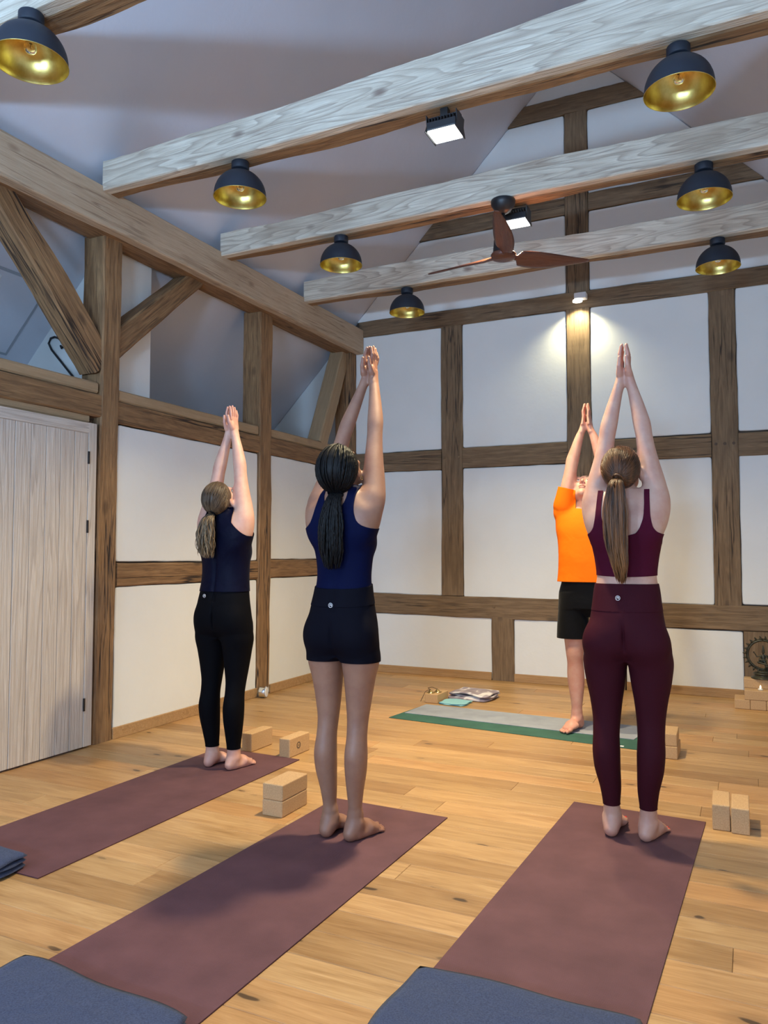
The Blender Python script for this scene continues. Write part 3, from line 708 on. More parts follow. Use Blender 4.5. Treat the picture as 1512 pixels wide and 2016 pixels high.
block(-2.557, 3.970, 0, 'cork block on edge with a round stamped mark, past the left mat', -0.02, side=True, mark=True)
block(-2.845, 3.990, 0, 'unmarked cork block on edge behind the left woman\'s heels', -0.02, side=True)
block(-0.478, 4.935, 0, 'lower cork block of the stack behind the burgundy leggings', 0.0)
block(-0.480, 4.938, 0.0747, 'upper cork block of the stack behind the burgundy leggings', 0.03)
block(-2.381, 5.885, 0, 'cork block with brass cymbals lying on it, beyond the green mat', -0.04)
ax = -0.146
for k in range(5): block(ax+0.056+k*0.1135, 6.722+0.002*(k % 2), 0, ['leftmost cork block of the altar\'s bottom row', 'second cork block of the altar\'s bottom row', 'third block in the bottom row of the altar', 'fourth block in the bottom row of the altar', 'last block in the bottom row of the altar'][k], 0)
def longblock(x, y, z, label):   # long side to the room: x = left end
    block(x, y+0.056, z, label, 0, end=True)
longblock(-0.074, 6.722, 0.0747, 'long cork block with the tealight, second step of the altar'); longblock(0.153, 6.722, 0.0747, 'long cork block at the right of the altar\'s second step')
longblock(-0.074, 6.836, 0.0747, 'rear cork block under the statue, second step of the altar'); longblock(0.153, 6.836, 0.0747, 'rear right cork block of the altar\'s second step')
longblock(-0.076, 6.838, 0.1494, 'top cork block of the altar, under the bronze statue'); longblock(0.151, 6.838, 0.1494, 'top right cork block of the altar')
# tealight
t = thing('tealight', 'lit white tealight on the second step of the altar', 'candle', (0.042, 6.775, 0.1493))
MB().lathe([(0.001, 0.0), (0.018, 0.0), (0.0185, 0.012), (0.001, 0.011)], 20, cap=False).obj('wax_cup', M['wax'], t, True)
MB().lathe([(0.001, 0.012), (0.006, 0.018), (0.005, 0.027), (0.001, 0.038)], 10, cap=False).obj('flame', M['flame'], t, True)

# statue ---------------------------------------------------------------
st = thing('bronze_statue', 'dark bronze statue of a dancing figure in a flaming ring, on the cork altar', 'statue', (0.068, 6.893, 0.2243))
MB().lathe([(0.001, 0.0), (0.092, 0.0), (0.095, 0.006), (0.085, 0.014), (0.066, 0.022), (0.066, 0.030), (0.078, 0.038), (0.070, 0.046), (0.001, 0.048)], 28, cap=False).obj('lotus_base', M['bronze'], st, True)
rg = MB(); n = 48; RR = 0.112; zc = 0.187
pts = [(RR*math.sin(2*PI*(i/n)), 0, zc+RR*1.02*math.cos(2*PI*(i/n))) for i in range(n+1)]
rg.tube(pts, 0.009, 8); rg.tube([(p[0]*1.1, 0, zc+(p[2]-zc)*1.1) for p in pts], 0.0045, 6)
rg.obj('ring', M['bronze'], st, True)
for i in range(23):
    a = 2*PI*(i+0.5)/23
    if abs(a-PI) < 0.25: continue
    f = MB().tube([(0, 0, 0), (0.002, 0, 0.012), (-0.002, 0, 0.021), (0, 0, 0.028)], 0.01, 6, rr=[0.010, 0.008, 0.005, 0.001]).obj('flame_tongue', M['bronze'], st, True)
    f.location = ((RR+0.011)*math.sin(a), 0, zc+(RR+0.011)*math.cos(a)); f.rotation_euler = (0, a, 0)
# ---------------------------------------------------------------- implicit surface engine
def crom(tab, z):
    tab = np.asarray(tab, float); zs = tab[:, 0]; Y = tab[:, 1:]
    d = np.zeros_like(Y); h = np.diff(zs)[:, None]; s = np.diff(Y, axis=0)/h
    d[1:-1] = (s[:-1]*h[1:]+s[1:]*h[:-1])/(h[1:]+h[:-1]); d[0] = s[0]; d[-1] = s[-1]
    zz = np.clip(z, zs[0], zs[-1]); i = np.clip(np.searchsorted(zs, zz, side='right')-1, 0, len(zs)-2)
    hh = (zs[i+1]-zs[i]); t = ((zz-zs[i])/hh)[:, None]; hh = hh[:, None]
    return (2*t**3-3*t**2+1)*Y[i]+(t**3-2*t**2+t)*hh*d[i]+(-2*t**3+3*t**2)*Y[i+1]+(t**3-t**2)*hh*d[i+1]
class Field:
    def __init__(s, lo, hi, step):
        s.lo = np.array(lo, float); s.st = np.array(step, float); s.n = (np.ceil((np.array(hi)-s.lo)/s.st)+1).astype(int)
        s.F = np.full(s.n, 0.5, np.float32)
        s.ax = [s.lo[k]+s.st[k]*np.arange(s.n[k]) for k in range(3)]
    def sub(s, lo, hi):
        a = np.clip(np.floor((np.array(lo)-s.lo)/s.st).astype(int), 0, s.n); b = np.clip(np.ceil((np.array(hi)-s.lo)/s.st).astype(int)+1, 0, s.n)
        sl = tuple(slice(a[k], b[k]) for k in range(3))
        return sl, s.ax[0][sl[0]][:, None, None], s.ax[1][sl[1]][None, :, None], s.ax[2][sl[2]][None, None, :]
    def un(s, sl, d, k):
        a = s.F[sl]; d = d.astype(np.float32)
        h = np.maximum(k-np.abs(a-d), 0)/k if k > 0 else 0
        s.F[sl] = np.minimum(a, d)-(h*h*k*0.25 if k > 0 else 0)
    def cut(s, sl, d, k):       # smooth subtraction
        a = s.F[sl]; d = -d.astype(np.float32); h = np.maximum(k-np.abs(a-d), 0)/k
        s.F[sl] = np.maximum(a, d)+h*h*k*0.25
    def ell(s, c, r, k=0.02, R=None, sub=False):
        c = np.array(c, float); r = np.array(r, float); m = max(r)+0.04
        sl, x, y, z = s.sub(c-m, c+m)
        if 0 in s.F[sl].shape: return
        X, Y, Z = x-c[0], y-c[1], z-c[2]
        if R is not None: X, Y, Z = (R[0][0]*X+R[1][0]*Y+R[2][0]*Z, R[0][1]*X+R[1][1]*Y+R[2][1]*Z, R[0][2]*X+R[1][2]*Y+R[2][2]*Z)
        q = np.sqrt((X/r[0])**2+(Y/r[1])**2+(Z/r[2])**2)+1e-6; g = np.sqrt((X/r[0]**2)**2+(Y/r[1]**2)**2+(Z/r[2]**2)**2)+1e-6
        d = q*(q-1)/g
        (s.cut if sub else s.un)(sl, d, k)
    def cone(s, a, b, ra, rb, k=0.01, flat=None, fs=1.0):
        a = np.array(a, float); b = np.array(b, float); m = max(ra, rb)*max(1, fs)+0.03
        sl, x, y, z = s.sub(np.minimum(a, b)-m, np.maximum(a, b)+m)
        if 0 in s.F[sl].shape: return
        X, Y, Z = x-a[0]+0*y+0*z, y-a[1]+0*x+0*z, z-a[2]+0*x+0*y; ab = b-a; L2 = ab@ab
        t = np.clip((X*ab[0]+Y*ab[1]+Z*ab[2])/L2, 0, 1)
        X, Y, Z = X-t*ab[0], Y-t*ab[1], Z-t*ab[2]
        if flat is not None:
            f = np.array(flat, float); f /= np.linalg.norm(f); p = X*f[0]+Y*f[1]+Z*f[2]; q = p/fs-p
            X, Y, Z = X+q*f[0], Y+q*f[1], Z+q*f[2]
        d = np.sqrt(X*X+Y*Y+Z*Z)-(ra+t*(rb-ra))
        s.un(sl, d, k)
    def loft(s, tab, k=0.02, n=2.3, mirror=False):
        """rows: z, cx, cy, half width, half depth"""
        tab = np.array(tab, float)
        if mirror: tab = tab*np.array([1, -1, 1, 1, 1])
        m = 0.05; mx = max(tab[:, 3].max(), 0)+m; my = tab[:, 4].max()+m
        sl, x, y, z = s.sub((tab[:, 1].min()-mx, tab[:, 2].min()-my, tab[0, 0]-0.03), (tab[:, 1].max()+mx, tab[:, 2].max()+my, tab[-1, 0]+0.03))
        zz = z.ravel(); T = crom(tab, zz); cx, cy, w, dp = [T[:, i][None, None, :] for i in range(4)]
        X = np.abs(x-cx)+0*y; Y = np.abs(y-cy)+0*x
        q = ((X/w)**n+(Y/dp)**n)**(1/n)+1e-6; r = np.sqrt(X*X+Y*Y)
        d = np.where(q < 0.3, -0.7*np.minimum(w, dp), r-r/q)
        d = np.maximum(d, np.maximum(z-tab[-1, 0], tab[0, 0]-z))
        s.un(sl, d, k)
    def mesh(s, iso=0.0, zr=None):
        F = s.F; off = 0
        if zr is not None:
            k0 = max(0, int((zr[0]-s.lo[2])/s.st[2])-2); k1 = min(s.n[2], int((zr[1]-s.lo[2])/s.st[2])+3); F = F[:, :, k0:k1]; off = k0
        S = F < iso
        mn = S[:-1, :-1, :-1].copy(); mx = mn.copy()
        cs = [(i, j, k) for i in (0, 1) for j in (0, 1) for k in (0, 1)]
        nx, ny, nz = F.shape
        for i, j, k in cs:
            c = S[i:nx-1+i, j:ny-1+j, k:nz-1+k]; mn &= c; mx |= c
        act = np.argwhere(mx & ~mn); idm = np.full((nx-1, ny-1, nz-1), -1, np.int32); idm[tuple(act.T)] = np.arange(len(act))
        vals = {c: F[act[:, 0]+c[0], act[:, 1]+c[1], act[:, 2]+c[2]]-iso for c in cs}
        P = np.zeros((len(act), 3)); cnt = np.zeros(len(act))
        for a in cs:
            for ax_ in range(3):
                if a[ax_]: continue
                b = list(a); b[ax_] = 1; b = tuple(b); va, vb = vals[a], vals[b]
                m = (va < 0) != (vb < 0); t = np.where(m, va/np.where(m, va-vb, 1), 0)
                for q in range(3): P[:, q] += np.where(m, a[q]+(t if q == ax_ else 0), 0)
                cnt += m
        P /= cnt[:, None]
        V = s.lo+(act+P+np.array([0, 0, off]))*s.st
        Q = []
        for ax_ in range(3):
            o1, o2 = [q for q in range(3) if q != ax_]
            sa = [slice(None)]*3; sb = [slice(None)]*3; sa[ax_] = slice(0, -1); sb[ax_] = slice(1, None)
            e = S[tuple(sa)] != S[tuple(sb)]; ix = np.argwhere(e); ok = (ix[:, o1] > 0) & (ix[:, o2] > 0) & (ix[:, o1] < F.shape[o1]-1) & (ix[:, o2] < F.shape[o2]-1); ix = ix[ok]
            ins = S[tuple(ix.T)]
            def g(d1, d2):
                c = ix.copy(); c[:, o1] -= d1; c[:, o2] -= d2; return idm[tuple(c.T)]
            q = np.stack([g(1, 1), g(0, 1), g(0, 0), g(1, 0)], 1)
            flip = ins if ax_ != 1 else ~ins
            q = np.where(flip[:, None], q, q[:, ::-1]); Q.append(q)
        return V, np.concatenate(Q)
def clip(V, Q, fn):
    g = fn(V[:, 0], V[:, 1], V[:, 2]); pos = g >= 0
    V = [tuple(v) for v in V]; out = []; ed = {}
    for f in Q:
        p = [pos[i] for i in f]
        if all(p): out.append(tuple(f)); continue
        if not any(p): continue
        poly = []
        for a in range(len(f)):
            i, j = f[a], f[(a+1) % len(f)]
            if pos[i]: poly.append(i)
            if pos[i] != pos[j]:
                k = (min(i, j), max(i, j))
                if k not in ed:
                    t = g[i]/(g[i]-g[j]); vi, vj = V[i], V[j]; V.append(tuple(vi[c]+(vj[c]-vi[c])*t for c in range(3))); ed[k] = len(V)-1
                poly.append(ed[k])
        if len(poly) > 2: out.append(tuple(poly))
    us = sorted({i for f in out for i in f}); mp = {o: n for n, o in enumerate(us)}
    return np.array([V[i] for i in us]), [tuple(mp[i] for i in f) for f in out]
def put_mesh(name, V, Q, mat, parent, solid=0):
    V = np.asarray(V); me = bpy.data.meshes.new(name)
    if isinstance(Q, np.ndarray): Q = Q.tolist()
    me.from_pydata(V.tolist(), [], Q); me.update(); me.polygons.foreach_set('use_smooth', [True]*len(me.polygons)); me.materials.append(mat)
    o = bpy.data.objects.new(name, me); COL.objects.link(o); o.parent = parent
    if solid:
        m = o.modifiers.new('solid', 'SOLIDIFY'); m.thickness = solid; m.offset = -1
    return o
def garment(name, fld, iso, zr, fns, mat, parent, solid=0.0025):
    V, Q = fld.mesh(iso, zr); Q = Q.tolist()
    for fn in fns: V, Q = clip(np.asarray(V), Q, fn)
    return put_mesh(name, V, Q, mat, parent, solid)
def rotx(a): c, s = math.cos(a), math.sin(a); return np.array([[1, 0, 0], [0, c, -s], [0, s, c]])
def roty(a): c, s = math.cos(a), math.sin(a); return np.array([[c, 0, s], [0, 1, 0], [-s, 0, c]])
def rotz(a): c, s = math.cos(a), math.sin(a); return np.array([[c, -s, 0], [s, c, 0], [0, 0, 1]])

# dancing figure of the statue
f = Field((-0.12, -0.05, 0.04), (0.12, 0.05, 0.30), (0.002, 0.002, 0.002))
f.ell((0, 0, 0.165), (0.018, 0.012, 0.026), 0.01); f.ell((0, 0, 0.14), (0.019, 0.013, 0.014), 0.008); f.ell((0, 0, 0.209), (0.012, 0.012, 0.014), 0.004); f.cone((0, 0, 0.22), (0, 0, 0.262), 0.011, 0.003, 0.004)
f.cone((0, 0, 0.19), (0, 0, 0.2), 0.007, 0.006, 0.004)
f.cone((0.01, 0, 0.135), (0.022, -0.018, 0.095), 0.013, 0.010, 0.006); f.cone((0.022, -0.018, 0.095), (0.004, 0, 0.055), 0.009, 0.006, 0.003); f.cone((0.004, 0, 0.053), (0.004, -0.02, 0.05), 0.006, 0.005, 0.003)
f.cone((-0.01, 0, 0.135), (-0.035, -0.015, 0.128), 0.013, 0.010, 0.006); f.cone((-0.035, -0.015, 0.128), (0.030, -0.03, 0.112), 0.009, 0.005, 0.003)
for sx, e, h in ((1, (0.045, 0, 0.17), (0.068, 0, 0.205)), (-1, (-0.045, 0, 0.17), (-0.068, 0, 0.205)), (1, (0.04, -0.01, 0.155), (0.03, -0.03, 0.185)), (-1, (-0.03, -0.02, 0.15), (0.02, -0.03, 0.148))):
    f.cone((sx*0.017, 0, 0.18), e, 0.006, 0.0045, 0.004); f.cone(e, h, 0.0045, 0.0035, 0.003); f.ell(h, (0.006, 0.006, 0.007), 0.002)
f.ell((0.0, -0.01, 0.05), (0.05, 0.02, 0.012), 0.004)
V, Q = f.mesh(); put_mesh('dancing_figure', V, Q, M['bronze'], st)

# ------------------------------------------------------------------ people
def slerp(a, b, t):
    d = max(-1, min(1, a.dot(b))); w = math.acos(d)
    if w < 1e-3: return a.copy()
    return (a*math.sin((1-t)*w)+b*math.sin(t*w))/math.sin(w)
def strands(mb, paths, rad, n=4, bump=0):
    for P_, r in zip(paths, rad):
        m = len(P_)
        rr = [r*(1-0.75*(j/(m-1))**2)*(1+(0.22*math.sin(j*2.2) if bump else 0)) for j in range(m)]
        mb.tube(P_, r, n, rr)

def person(name, label, loc, rz, S, p):
    root = thing(name, label, 'person', loc, rz)
    root.scale = (S, S, S)
    man = p.get('man', False)
    st_ = (0.0038, 0.0038, 0.0045)
    F = Field((-0.31, -0.24, -0.004), (0.31, 0.33, 2.26), st_)
    dx = p.get('dx', lambda z: 0.0)
    # legs and feet
    for s in (1, -1):
        F.loft(p['leg'], 0.004, 2.1, mirror=(s < 0))
    for s in (1, -1):
        a0 = p['leg'][0]; ax0, ay0 = s*a0[1], a0[2]; R = rotz(-s*p.get('toe_out', 0.16)+p.get('foot_turn', 0)); g = p.get('foot', 1.0)
        def T(v): return np.array([ax0, ay0, 0])+R@(np.array(v)*np.array([s*g, g, g]))
        F.cone(T((0, 0, 0.10)), T((0, -0.002, 0.055)), 0.034, 0.036, 0.015)
        F.ell(T((0, -0.028, 0.030)), (0.030*g, 0.034*g, 0.031*g), 0.02)
        F.ell(T((0.027, 0.0, 0.072)), (0.012, 0.014, 0.014), 0.012); F.ell(T((-0.027, 0.004, 0.080)), (0.012, 0.014, 0.014), 0.012)
        F.cone(T((0, -0.01, 0.055)), T((-0.006, 0.075, 0.036)), 0.034, 0.026, 0.02); F.cone(T((-0.006, 0.07, 0.036)), T((-0.008, 0.128, 0.020)), 0.026, 0.016, 0.02, R[:, 0], 1.9)
        F.cone(T((0.012, 0.0, 0.022)), T((0.018, 0.11, 0.015)), 0.022, 0.017, 0.015)
        F.ell(T((-0.027, 0.132, 0.017)), (0.017, 0.02, 0.016), 0.008)
        for q, (tx, ty, tr, tl) in enumerate(((-0.027, 0.150, 0.0125, 0.030), (-0.007, 0.156, 0.0085, 0.022), (0.008, 0.150, 0.008, 0.020), (0.021, 0.142, 0.0078, 0.018), (0.033, 0.130, 0.0075, 0.015))):
            F.cone(T((tx, ty-0.02, 0.014)), T((tx*1.06, ty+tl*0.6, tr*0.95)), tr*0.92, tr*0.86, 0.001)
            if p.get('nails'):
                c = T((tx*1.02, ty+tl*0.62, tr*1.72)); nb = MB(); 
                if q == 0 or True:
                    nb.lathe([(tr*0.62, -0.0015), (tr*0.62, 0.001), (tr*0.3, 0.0022)], 10); o = nb.obj('toenail', M['red'], root, True); o.location = c
                    if q == 0 and s > 0: o['label'] = 'red painted toenail'
    # torso
    F.loft(p['torso'], p.get('tk', 0.035), p.get('tn', 2.3))
    for s in (1, -1):
        bx, by, bz, br = p.get('butt', (0.078, -0.052, 0.875, 0.084))
        F.ell((s*bx, by, bz), (br, br*0.80, br*1.02), 0.03)
        F.ell((s*0.095, -0.045, 1.355), (0.062, 0.045, 0.095), 0.035)            # shoulder blade / lat
        if not man: F.ell((s*0.060, 0.075, 1.27), (0.055, 0.050, 0.060), 0.04)
        F.cone((s*0.03, -0.03, 1.47), (s*p['arm'][3][1]*0.90, p['arm'][3][2]-0.01, p['arm'][3][0]), 0.034, 0.042, 0.04)   # trapezius up to the raised shoulder
    hb = p['head']; H = np.array(hb['c']); RH = rotz(hb.get('turn', 0))@roty(hb.get('roll', 0))@rotx(hb['pitch']); hs = hb.get('s', 1.0)
    def HT(v): return H+RH@(np.array(v)*hs)
    F.cone((0, -0.02, 1.44), HT((0, -0.025, -0.055)), p.get('neck', 0.052), p.get('neck', 0.052)*0.92, 0.03)
    F.cone((0, 0.03, 1.43), HT((0, 0.02, -0.06)), 0.032, 0.034, 0.03)
    F.ell(HT((0, -0.012, 0.022)), np.array((0.074, 0.093, 0.086))*hs, 0.01, RH)
    F.ell(HT((0, 0.030, -0.028)), np.array((0.062, 0.060, 0.088))*hs, 0.02, RH)
    F.cone(HT((0.035, 0.03, -0.080)), HT((0, 0.072, -0.100)), 0.024*hs, 0.019*hs, 0.02); F.cone(HT((-0.035, 0.03, -0.080)), HT((0, 0.072, -0.100)), 0.024*hs, 0.019*hs, 0.02)
    F.ell(HT((0, 0.078, 0.026)), np.array((0.05, 0.014, 0.012))*hs, 0.012, RH)
    F.cone(HT((0, 0.086, 0.012)), HT((0, 0.106, -0.024)), 0.007*hs, 0.0105*hs, 0.008)
    for s in (1, -1):
        F.ell(HT((s*0.011, 0.095, -0.027)), np.array((0.008, 0.009, 0.007))*hs, 0.004, RH)
        F.ell(HT((s*0.031, 0.096, 0.006)), np.array((0.015, 0.014, 0.010))*hs, 0.008, RH, sub=True)
        F.ell(HT((s*0.038, 0.070, -0.026)), np.array((0.02, 0.016, 0.016))*hs, 0.012, RH)
        ea = RH@rotz(s*0.35)
        F.ell(HT((s*0.077, -0.004, -0.012)), np.array((0.008, 0.017, 0.030))*hs, 0.005, ea); F.ell(HT((s*0.086, 0.004, -0.010)), np.array((0.005, 0.009, 0.016))*hs, 0.003, ea, sub=True)
    F.ell(HT((0, 0.088, -0.055)), np.array((0.023, 0.010, 0.005))*hs, 0.005, RH); F.ell(HT((0, 0.087, -0.066)), np.array((0.020, 0.010, 0.006))*hs, 0.005, RH)
    F.ell((0, -0.112, 1.22), (0.010, 0.030, 0.20), 0.03, sub=True); F.ell((0, p['butt'][1]-0.085 if 'butt' in p else -0.132, 0.86), (0.006, 0.034, 0.075), 0.02, sub=True)
    # arms: raised, palms pressed together overhead
    A = p['arm']
    for s in (1, -1): F.loft(A, 0.03 if s > 0 else 0.03, 2.05, mirror=(s < 0))
    w = A[-2]; wz, wx, wy = w[0], w[1], w[2]; hl = p.get('hand', 1.0); tl_ = p.get('hand_lean', 0.0); gap = p.get('gap', 0.0135)
    def hp(s, x, y, z):   # hand space: x away from the palm plane, y toward the little finger side (front), z up the hand
        return np.array([s*(gap+x*hl+max(0, (wx-gap))*max(0, 1-z/0.06)), wy+y*hl+tl_*z, wz+z*hl])
    Fh = None
    for s in (1, -1):
        F.cone(hp(s, 0, 0, -0.02), hp(s, 0.0, 0.0, 0.03), 0.017*hl, 0.0125*hl, 0.008, (0, 1, 0), 1.75)
        F.cone(hp(s, 0, 0.0, 0.025), hp(s, 0.0, 0.002, 0.082), 0.0130*hl, 0.0105*hl, 0.005, (0, 1, 0), 3.3)
        F.ell(hp(s, 0.0, -0.022, 0.035), np.array((0.015, 0.016, 0.026))*hl, 0.008)
        for q, (fy, fl, fr) in enumerate(((-0.030, 0.068, 0.0080), (-0.0105, 0.077, 0.0083), (0.0095, 0.071, 0.0079), (0.028, 0.056, 0.0070))):
            sp = 1+p.get('spread', 0.08)
            k0 = hp(s, 0.002, fy, 0.080-abs(fy)*0.15); k1 = hp(s, 0.0035+p.get('cup', 0.0), fy*sp, 0.080+fl*0.48); k2 = hp(s, -0.0035, fy*sp*0.98, 0.080+fl)
            F.cone(k0, k1, fr*1.1*hl, fr*1.02*hl, 0.0015); F.cone(k1, k2, fr*hl, fr*0.82*hl, 0.0015)
        F.cone(hp(s, 0.003, -0.026, 0.02), hp(s, 0.004, -0.050, 0.055), 0.0135*hl, 0.0100*hl, 0.006); F.cone(hp(s, 0.004, -0.050, 0.055), hp(s, 0.001, -0.058, 0.092), 0.0098*hl, 0.0072*hl, 0.002)
    # flat soles
    sl, x, y, z = F.sub((-9, -9, -9), (9, 9, 0.03)); F.F[sl] = np.maximum(F.F[sl], (0.0004-z).astype(np.float32))
    V, Q = F.mesh(0.0)
    body = put_mesh('body', V, Q, p['skin'], root)
    # eyes, lips
    for s in (1, -1):
        e = MB().lathe([(0.001, -0.0115), (0.006, -0.0098), (0.0100, -0.0055), (0.0115, 0), (0.0100, 0.0055), (0.006, 0.0098), (0.001, 0.0115)], 14, cap=False).obj('eye', M['eyew'], body, True)
        e.location = HT((s*0.031, 0.0765, 0.006)); e.scale = (hs,)*3
        i_ = MB().lathe([(0.001, 0.0128), (0.0045, 0.0118), (0.0052, 0.0100)], 12, cap=False).obj('iris', M['iris'], body, True)
        i_.location = HT((s*0.031, 0.0765, 0.006)); i_.rotation_euler = Matrix([list(r) for r in RH@rotx(-PI/2)]).to_euler(); i_.scale = (hs,)*3
    lp = MB().tube([HT((-0.020, 0.090, -0.061)), HT((-0.01, 0.0975, -0.059)), HT((0, 0.0990, -0.060)), HT((0.01, 0.0975, -0.059)), HT((0.020, 0.090, -0.061))], 0.003, 8, rr=[0.001, 0.0028, 0.003, 0.0028, 0.001]).obj('lips', M['lips'], body, True)
    # ---- hair
    hm = p['hairmat']; th = hb.get('hair_t', 0.007)
    er = np.array((0.074, 0.093, 0.086))+th
    def EP(v, off=0.0): return Vector(HT(np.array((0, -0.012, 0.022))+np.array((v.x, v.y, v.z))*(er+off)))
    def keep(x, y, z):     # hair-covered part of the skull, head space
        q = (np.stack([x, y, z], 1)-H)@RH/hs; X, Y, Z = np.abs(q[:, 0]), q[:, 1], q[:, 2]
        front = 0.052-0.55*np.clip(-(Z-0.075), 0, 1)-0.9*np.clip(0.02-Z, 0, 1)
        return np.minimum(front-Y, Z+0.052+0.0*X)
    G = Field(H-0.15, H+0.15, (0.004, 0.004, 0.004)); G.ell(HT((0, -0.012, 0.022)), er*hs, 0.001, RH)
    Vh, Qh = G.mesh(0.0)
    if not man:
        Vh, Qh = clip(Vh, Qh.tolist(), keep)
        cap = put_mesh('hair', Vh, Qh, hm, root, 0)
        tie = Vector(hb['tie']).normalized()
        loop = []
        key = [(0, 0.62, 0.78), (0.42, 0.50, 0.72), (0.80, 0.30, 0.45), (0.97, 0.02, 0.18), (0.95, -0.25, -0.15), (0.80, -0.45, -0.42), (0.45, -0.72, -0.62), (0, -0.80, -0.66)]
        def lp_(u, sgn):
            f_ = u*(len(key)-1); i = min(int(f_), len(key)-2); t = f_-i; a = Vector(key[i]).lerp(Vector(key[i+1]), t); a.x *= sgn; return a.normalized()
        paths = []; rad = []
        ns = hb.get('ns', 190)
        for k in range(ns):
            for sgn in (1, -1):
                u = (k+random.random())/ns; a = lp_(u, sgn); jit = Vector((random.gauss(0, .05), random.gauss(0, .05), random.gauss(0, .05)))
                b_ = (tie+jit*hb.get('tj', 1)).normalized(); m = 26 if hb.get('braid') else 12; pth = []
                s0 = random.uniform(0, 0.35) if hb.get('mid') else 0
                for j in range(m+1):
                    t = s0+(1-s0)*j/m; v = slerp(a, b_, t); pth.append(EP(v, 0.0005+0.003*math.sin(PI*t)+(0.004 if t > 0.9 else 0)))
                paths.append(pth); rad.append(hb.get('sr', 0.0022)*random.uniform(0.7, 1.2))
        # short baby partition: flip radius so strands are thick all along
        mb = MB()
        for P_, r in zip(paths, rad): mb.tube(P_, r, 4, [r*(1+(0.28*math.sin(j*2.1+r*9000) if hb.get('braid') else 0)) for j in range(len(P_))])
        o = mb.obj('combed_strands', hm, cap, True); o['kind'] = 'stuff'
        # pony tail
        T0 = EP(tie, 0.004); pt = [T0]+[T0+Vector(v) for v in hb['tail']]; rad_t = hb['tail_r']
        def tail_c(t):
            f_ = t*(len(pt)-1); i = min(int(f_), len(pt)-2); u = f_-i
            p0, p1, p2, p3 = pt[max(i-1, 0)], pt[i], pt[i+1], pt[min(i+2, len(pt)-1)]
            c = 0.5*((2*p1)+(p2-p0)*u+(2*p0-5*p1+4*p2-p3)*u*u+(3*p1-p0-3*p2+p3)*u**3)
            return c, rad_t[i]*(1-u)+rad_t[i+1]*u
        tb = MB(); nt = hb.get('nt', 170)
        for k in range(nt):
            a = random.uniform(0, 2*PI); q = math.sqrt(random.random()); L = random.uniform(0.80, 1.0)**hb.get('lv', 1); m = 34 if hb.get('braid') else 16; pth = []
            w1, w2 = random.uniform(0, 6.28), random.uniform(0, 6.28); wa = hb.get('wave', 0.003)
            for j in range(m+1):
                t = L*j/m; c, r = tail_c(t)
                pth.append(c+Vector((math.cos(a)*r*q+wa*math.sin(t*11+w1)*t, math.sin(a)*r*q*hb.get('tflat', 0.6)+wa*math.sin(t*9+w2)*t, 0)))
            r0 = hb.get('tr', 0.0035)*random.uniform(0.7, 1.15)
            tb.tube(pth, r0, 5, [r0*(1-0.8*max(0, (j/m-0.75)/0.25)**1.5)*(1+(0.28*math.sin(j*2.1+k) if hb.get('braid') else 0)) for j in range(m+1)])
        o = tb.obj('ponytail', hm, cap, True)
        tn_ = MB(); c, r = tail_c(0.03)
        nrm = (tail_c(0.06)[0]-tail_c(0.0)[0]).normalized(); u_ = nrm.orthogonal().normalized(); v_ = nrm.cross(u_)
        tn_.tube([c+(u_*math.cos(2*PI*i/20)+v_*math.sin(2*PI*i/20))*(r+0.003) for i in range(21)], 0.005, 8).obj('hair_tie', hb.get('tiemat', M['blackfab']), cap, True)
        if hb.get('earring'):
            for s in (1, -1):
                c = Vector(HT((s*0.083, -0.002, -0.050))); 
                MB().tube([c+Vector((0, math.sin(2*PI*i/16)*0.009, math.cos(2*PI*i/16)*0.009)) for i in range(17)], 0.0014, 6).obj('earring', M['brass'], root, True)
    else:
        def keepm(x, y, z):
            q = (np.stack([x, y, z], 1)-H)@RH/hs; Y, Z = q[:, 1], q[:, 2]
            return np.minimum(0.045-Y-0.7*np.clip(0.05-Z, 0, 1), Z+0.035)
        Vh, Qh = clip(Vh, Qh.tolist(), keepm); cap = put_mesh('hair', Vh, Qh, hm, root)
        for s in (1, -1): MB().tube([HT((s*0.018, 0.093, 0.028)), HT((s*0.032, 0.091, 0.033)), HT((s*0.048, 0.080, 0.030))], 0.003, 6).obj('eyebrow', hm, body, True)
    # ---- clothes
    for g in p['clothes']:
        fld = F
        if 'field' in g: fld = g['field'](F, p)
        o = garment(g['name'], fld, g['t'], g['zr'], g['cut'], g['mat'], root, g.get('solid', 0.002))
        if g.get('label'): o['label'] = g['label']
    if p.get('logo'):
        lx, ly, lz = p['logo']; lg = MB(); n = 20
        # drop onto the surface: search the field from behind
        kx = int((lx-F.lo[0])/F.st[0]); kz = int((lz-F.lo[2])/F.st[2]); col = F.F[kx, :, kz]; ky = int(np.argmax(col < 0.009)); yy = F.lo[1]+F.st[1]*ky-0.0025
        lg.tube([(lx+0.0095*math.cos(2*PI*i/n), yy-0.001, lz+0.0095*math.sin(2*PI*i/n)) for i in range(n+1)], 0.0012, 6)
        lg.tube([(lx-0.0055, yy-0.001, lz-0.004), (lx-0.004, yy-0.001, lz+0.003), (lx, yy-0.001, lz+0.0055), (lx+0.004, yy-0.001, lz+0.003), (lx+0.0055, yy-0.001, lz-0.004)], 0.0014, 6)
        lg.tube([(lx-0.0025, yy-0.001, lz-0.004), (lx-0.0015, yy-0.001, lz+0.001), (lx+0.0015, yy-0.001, lz+0.001), (lx+0.0025, yy-0.001, lz-0.004)], 0.001, 6)
        o = lg.obj('round_logo', M['silverprint'], root, True); o['label'] = 'small silver round logo print'
    return root

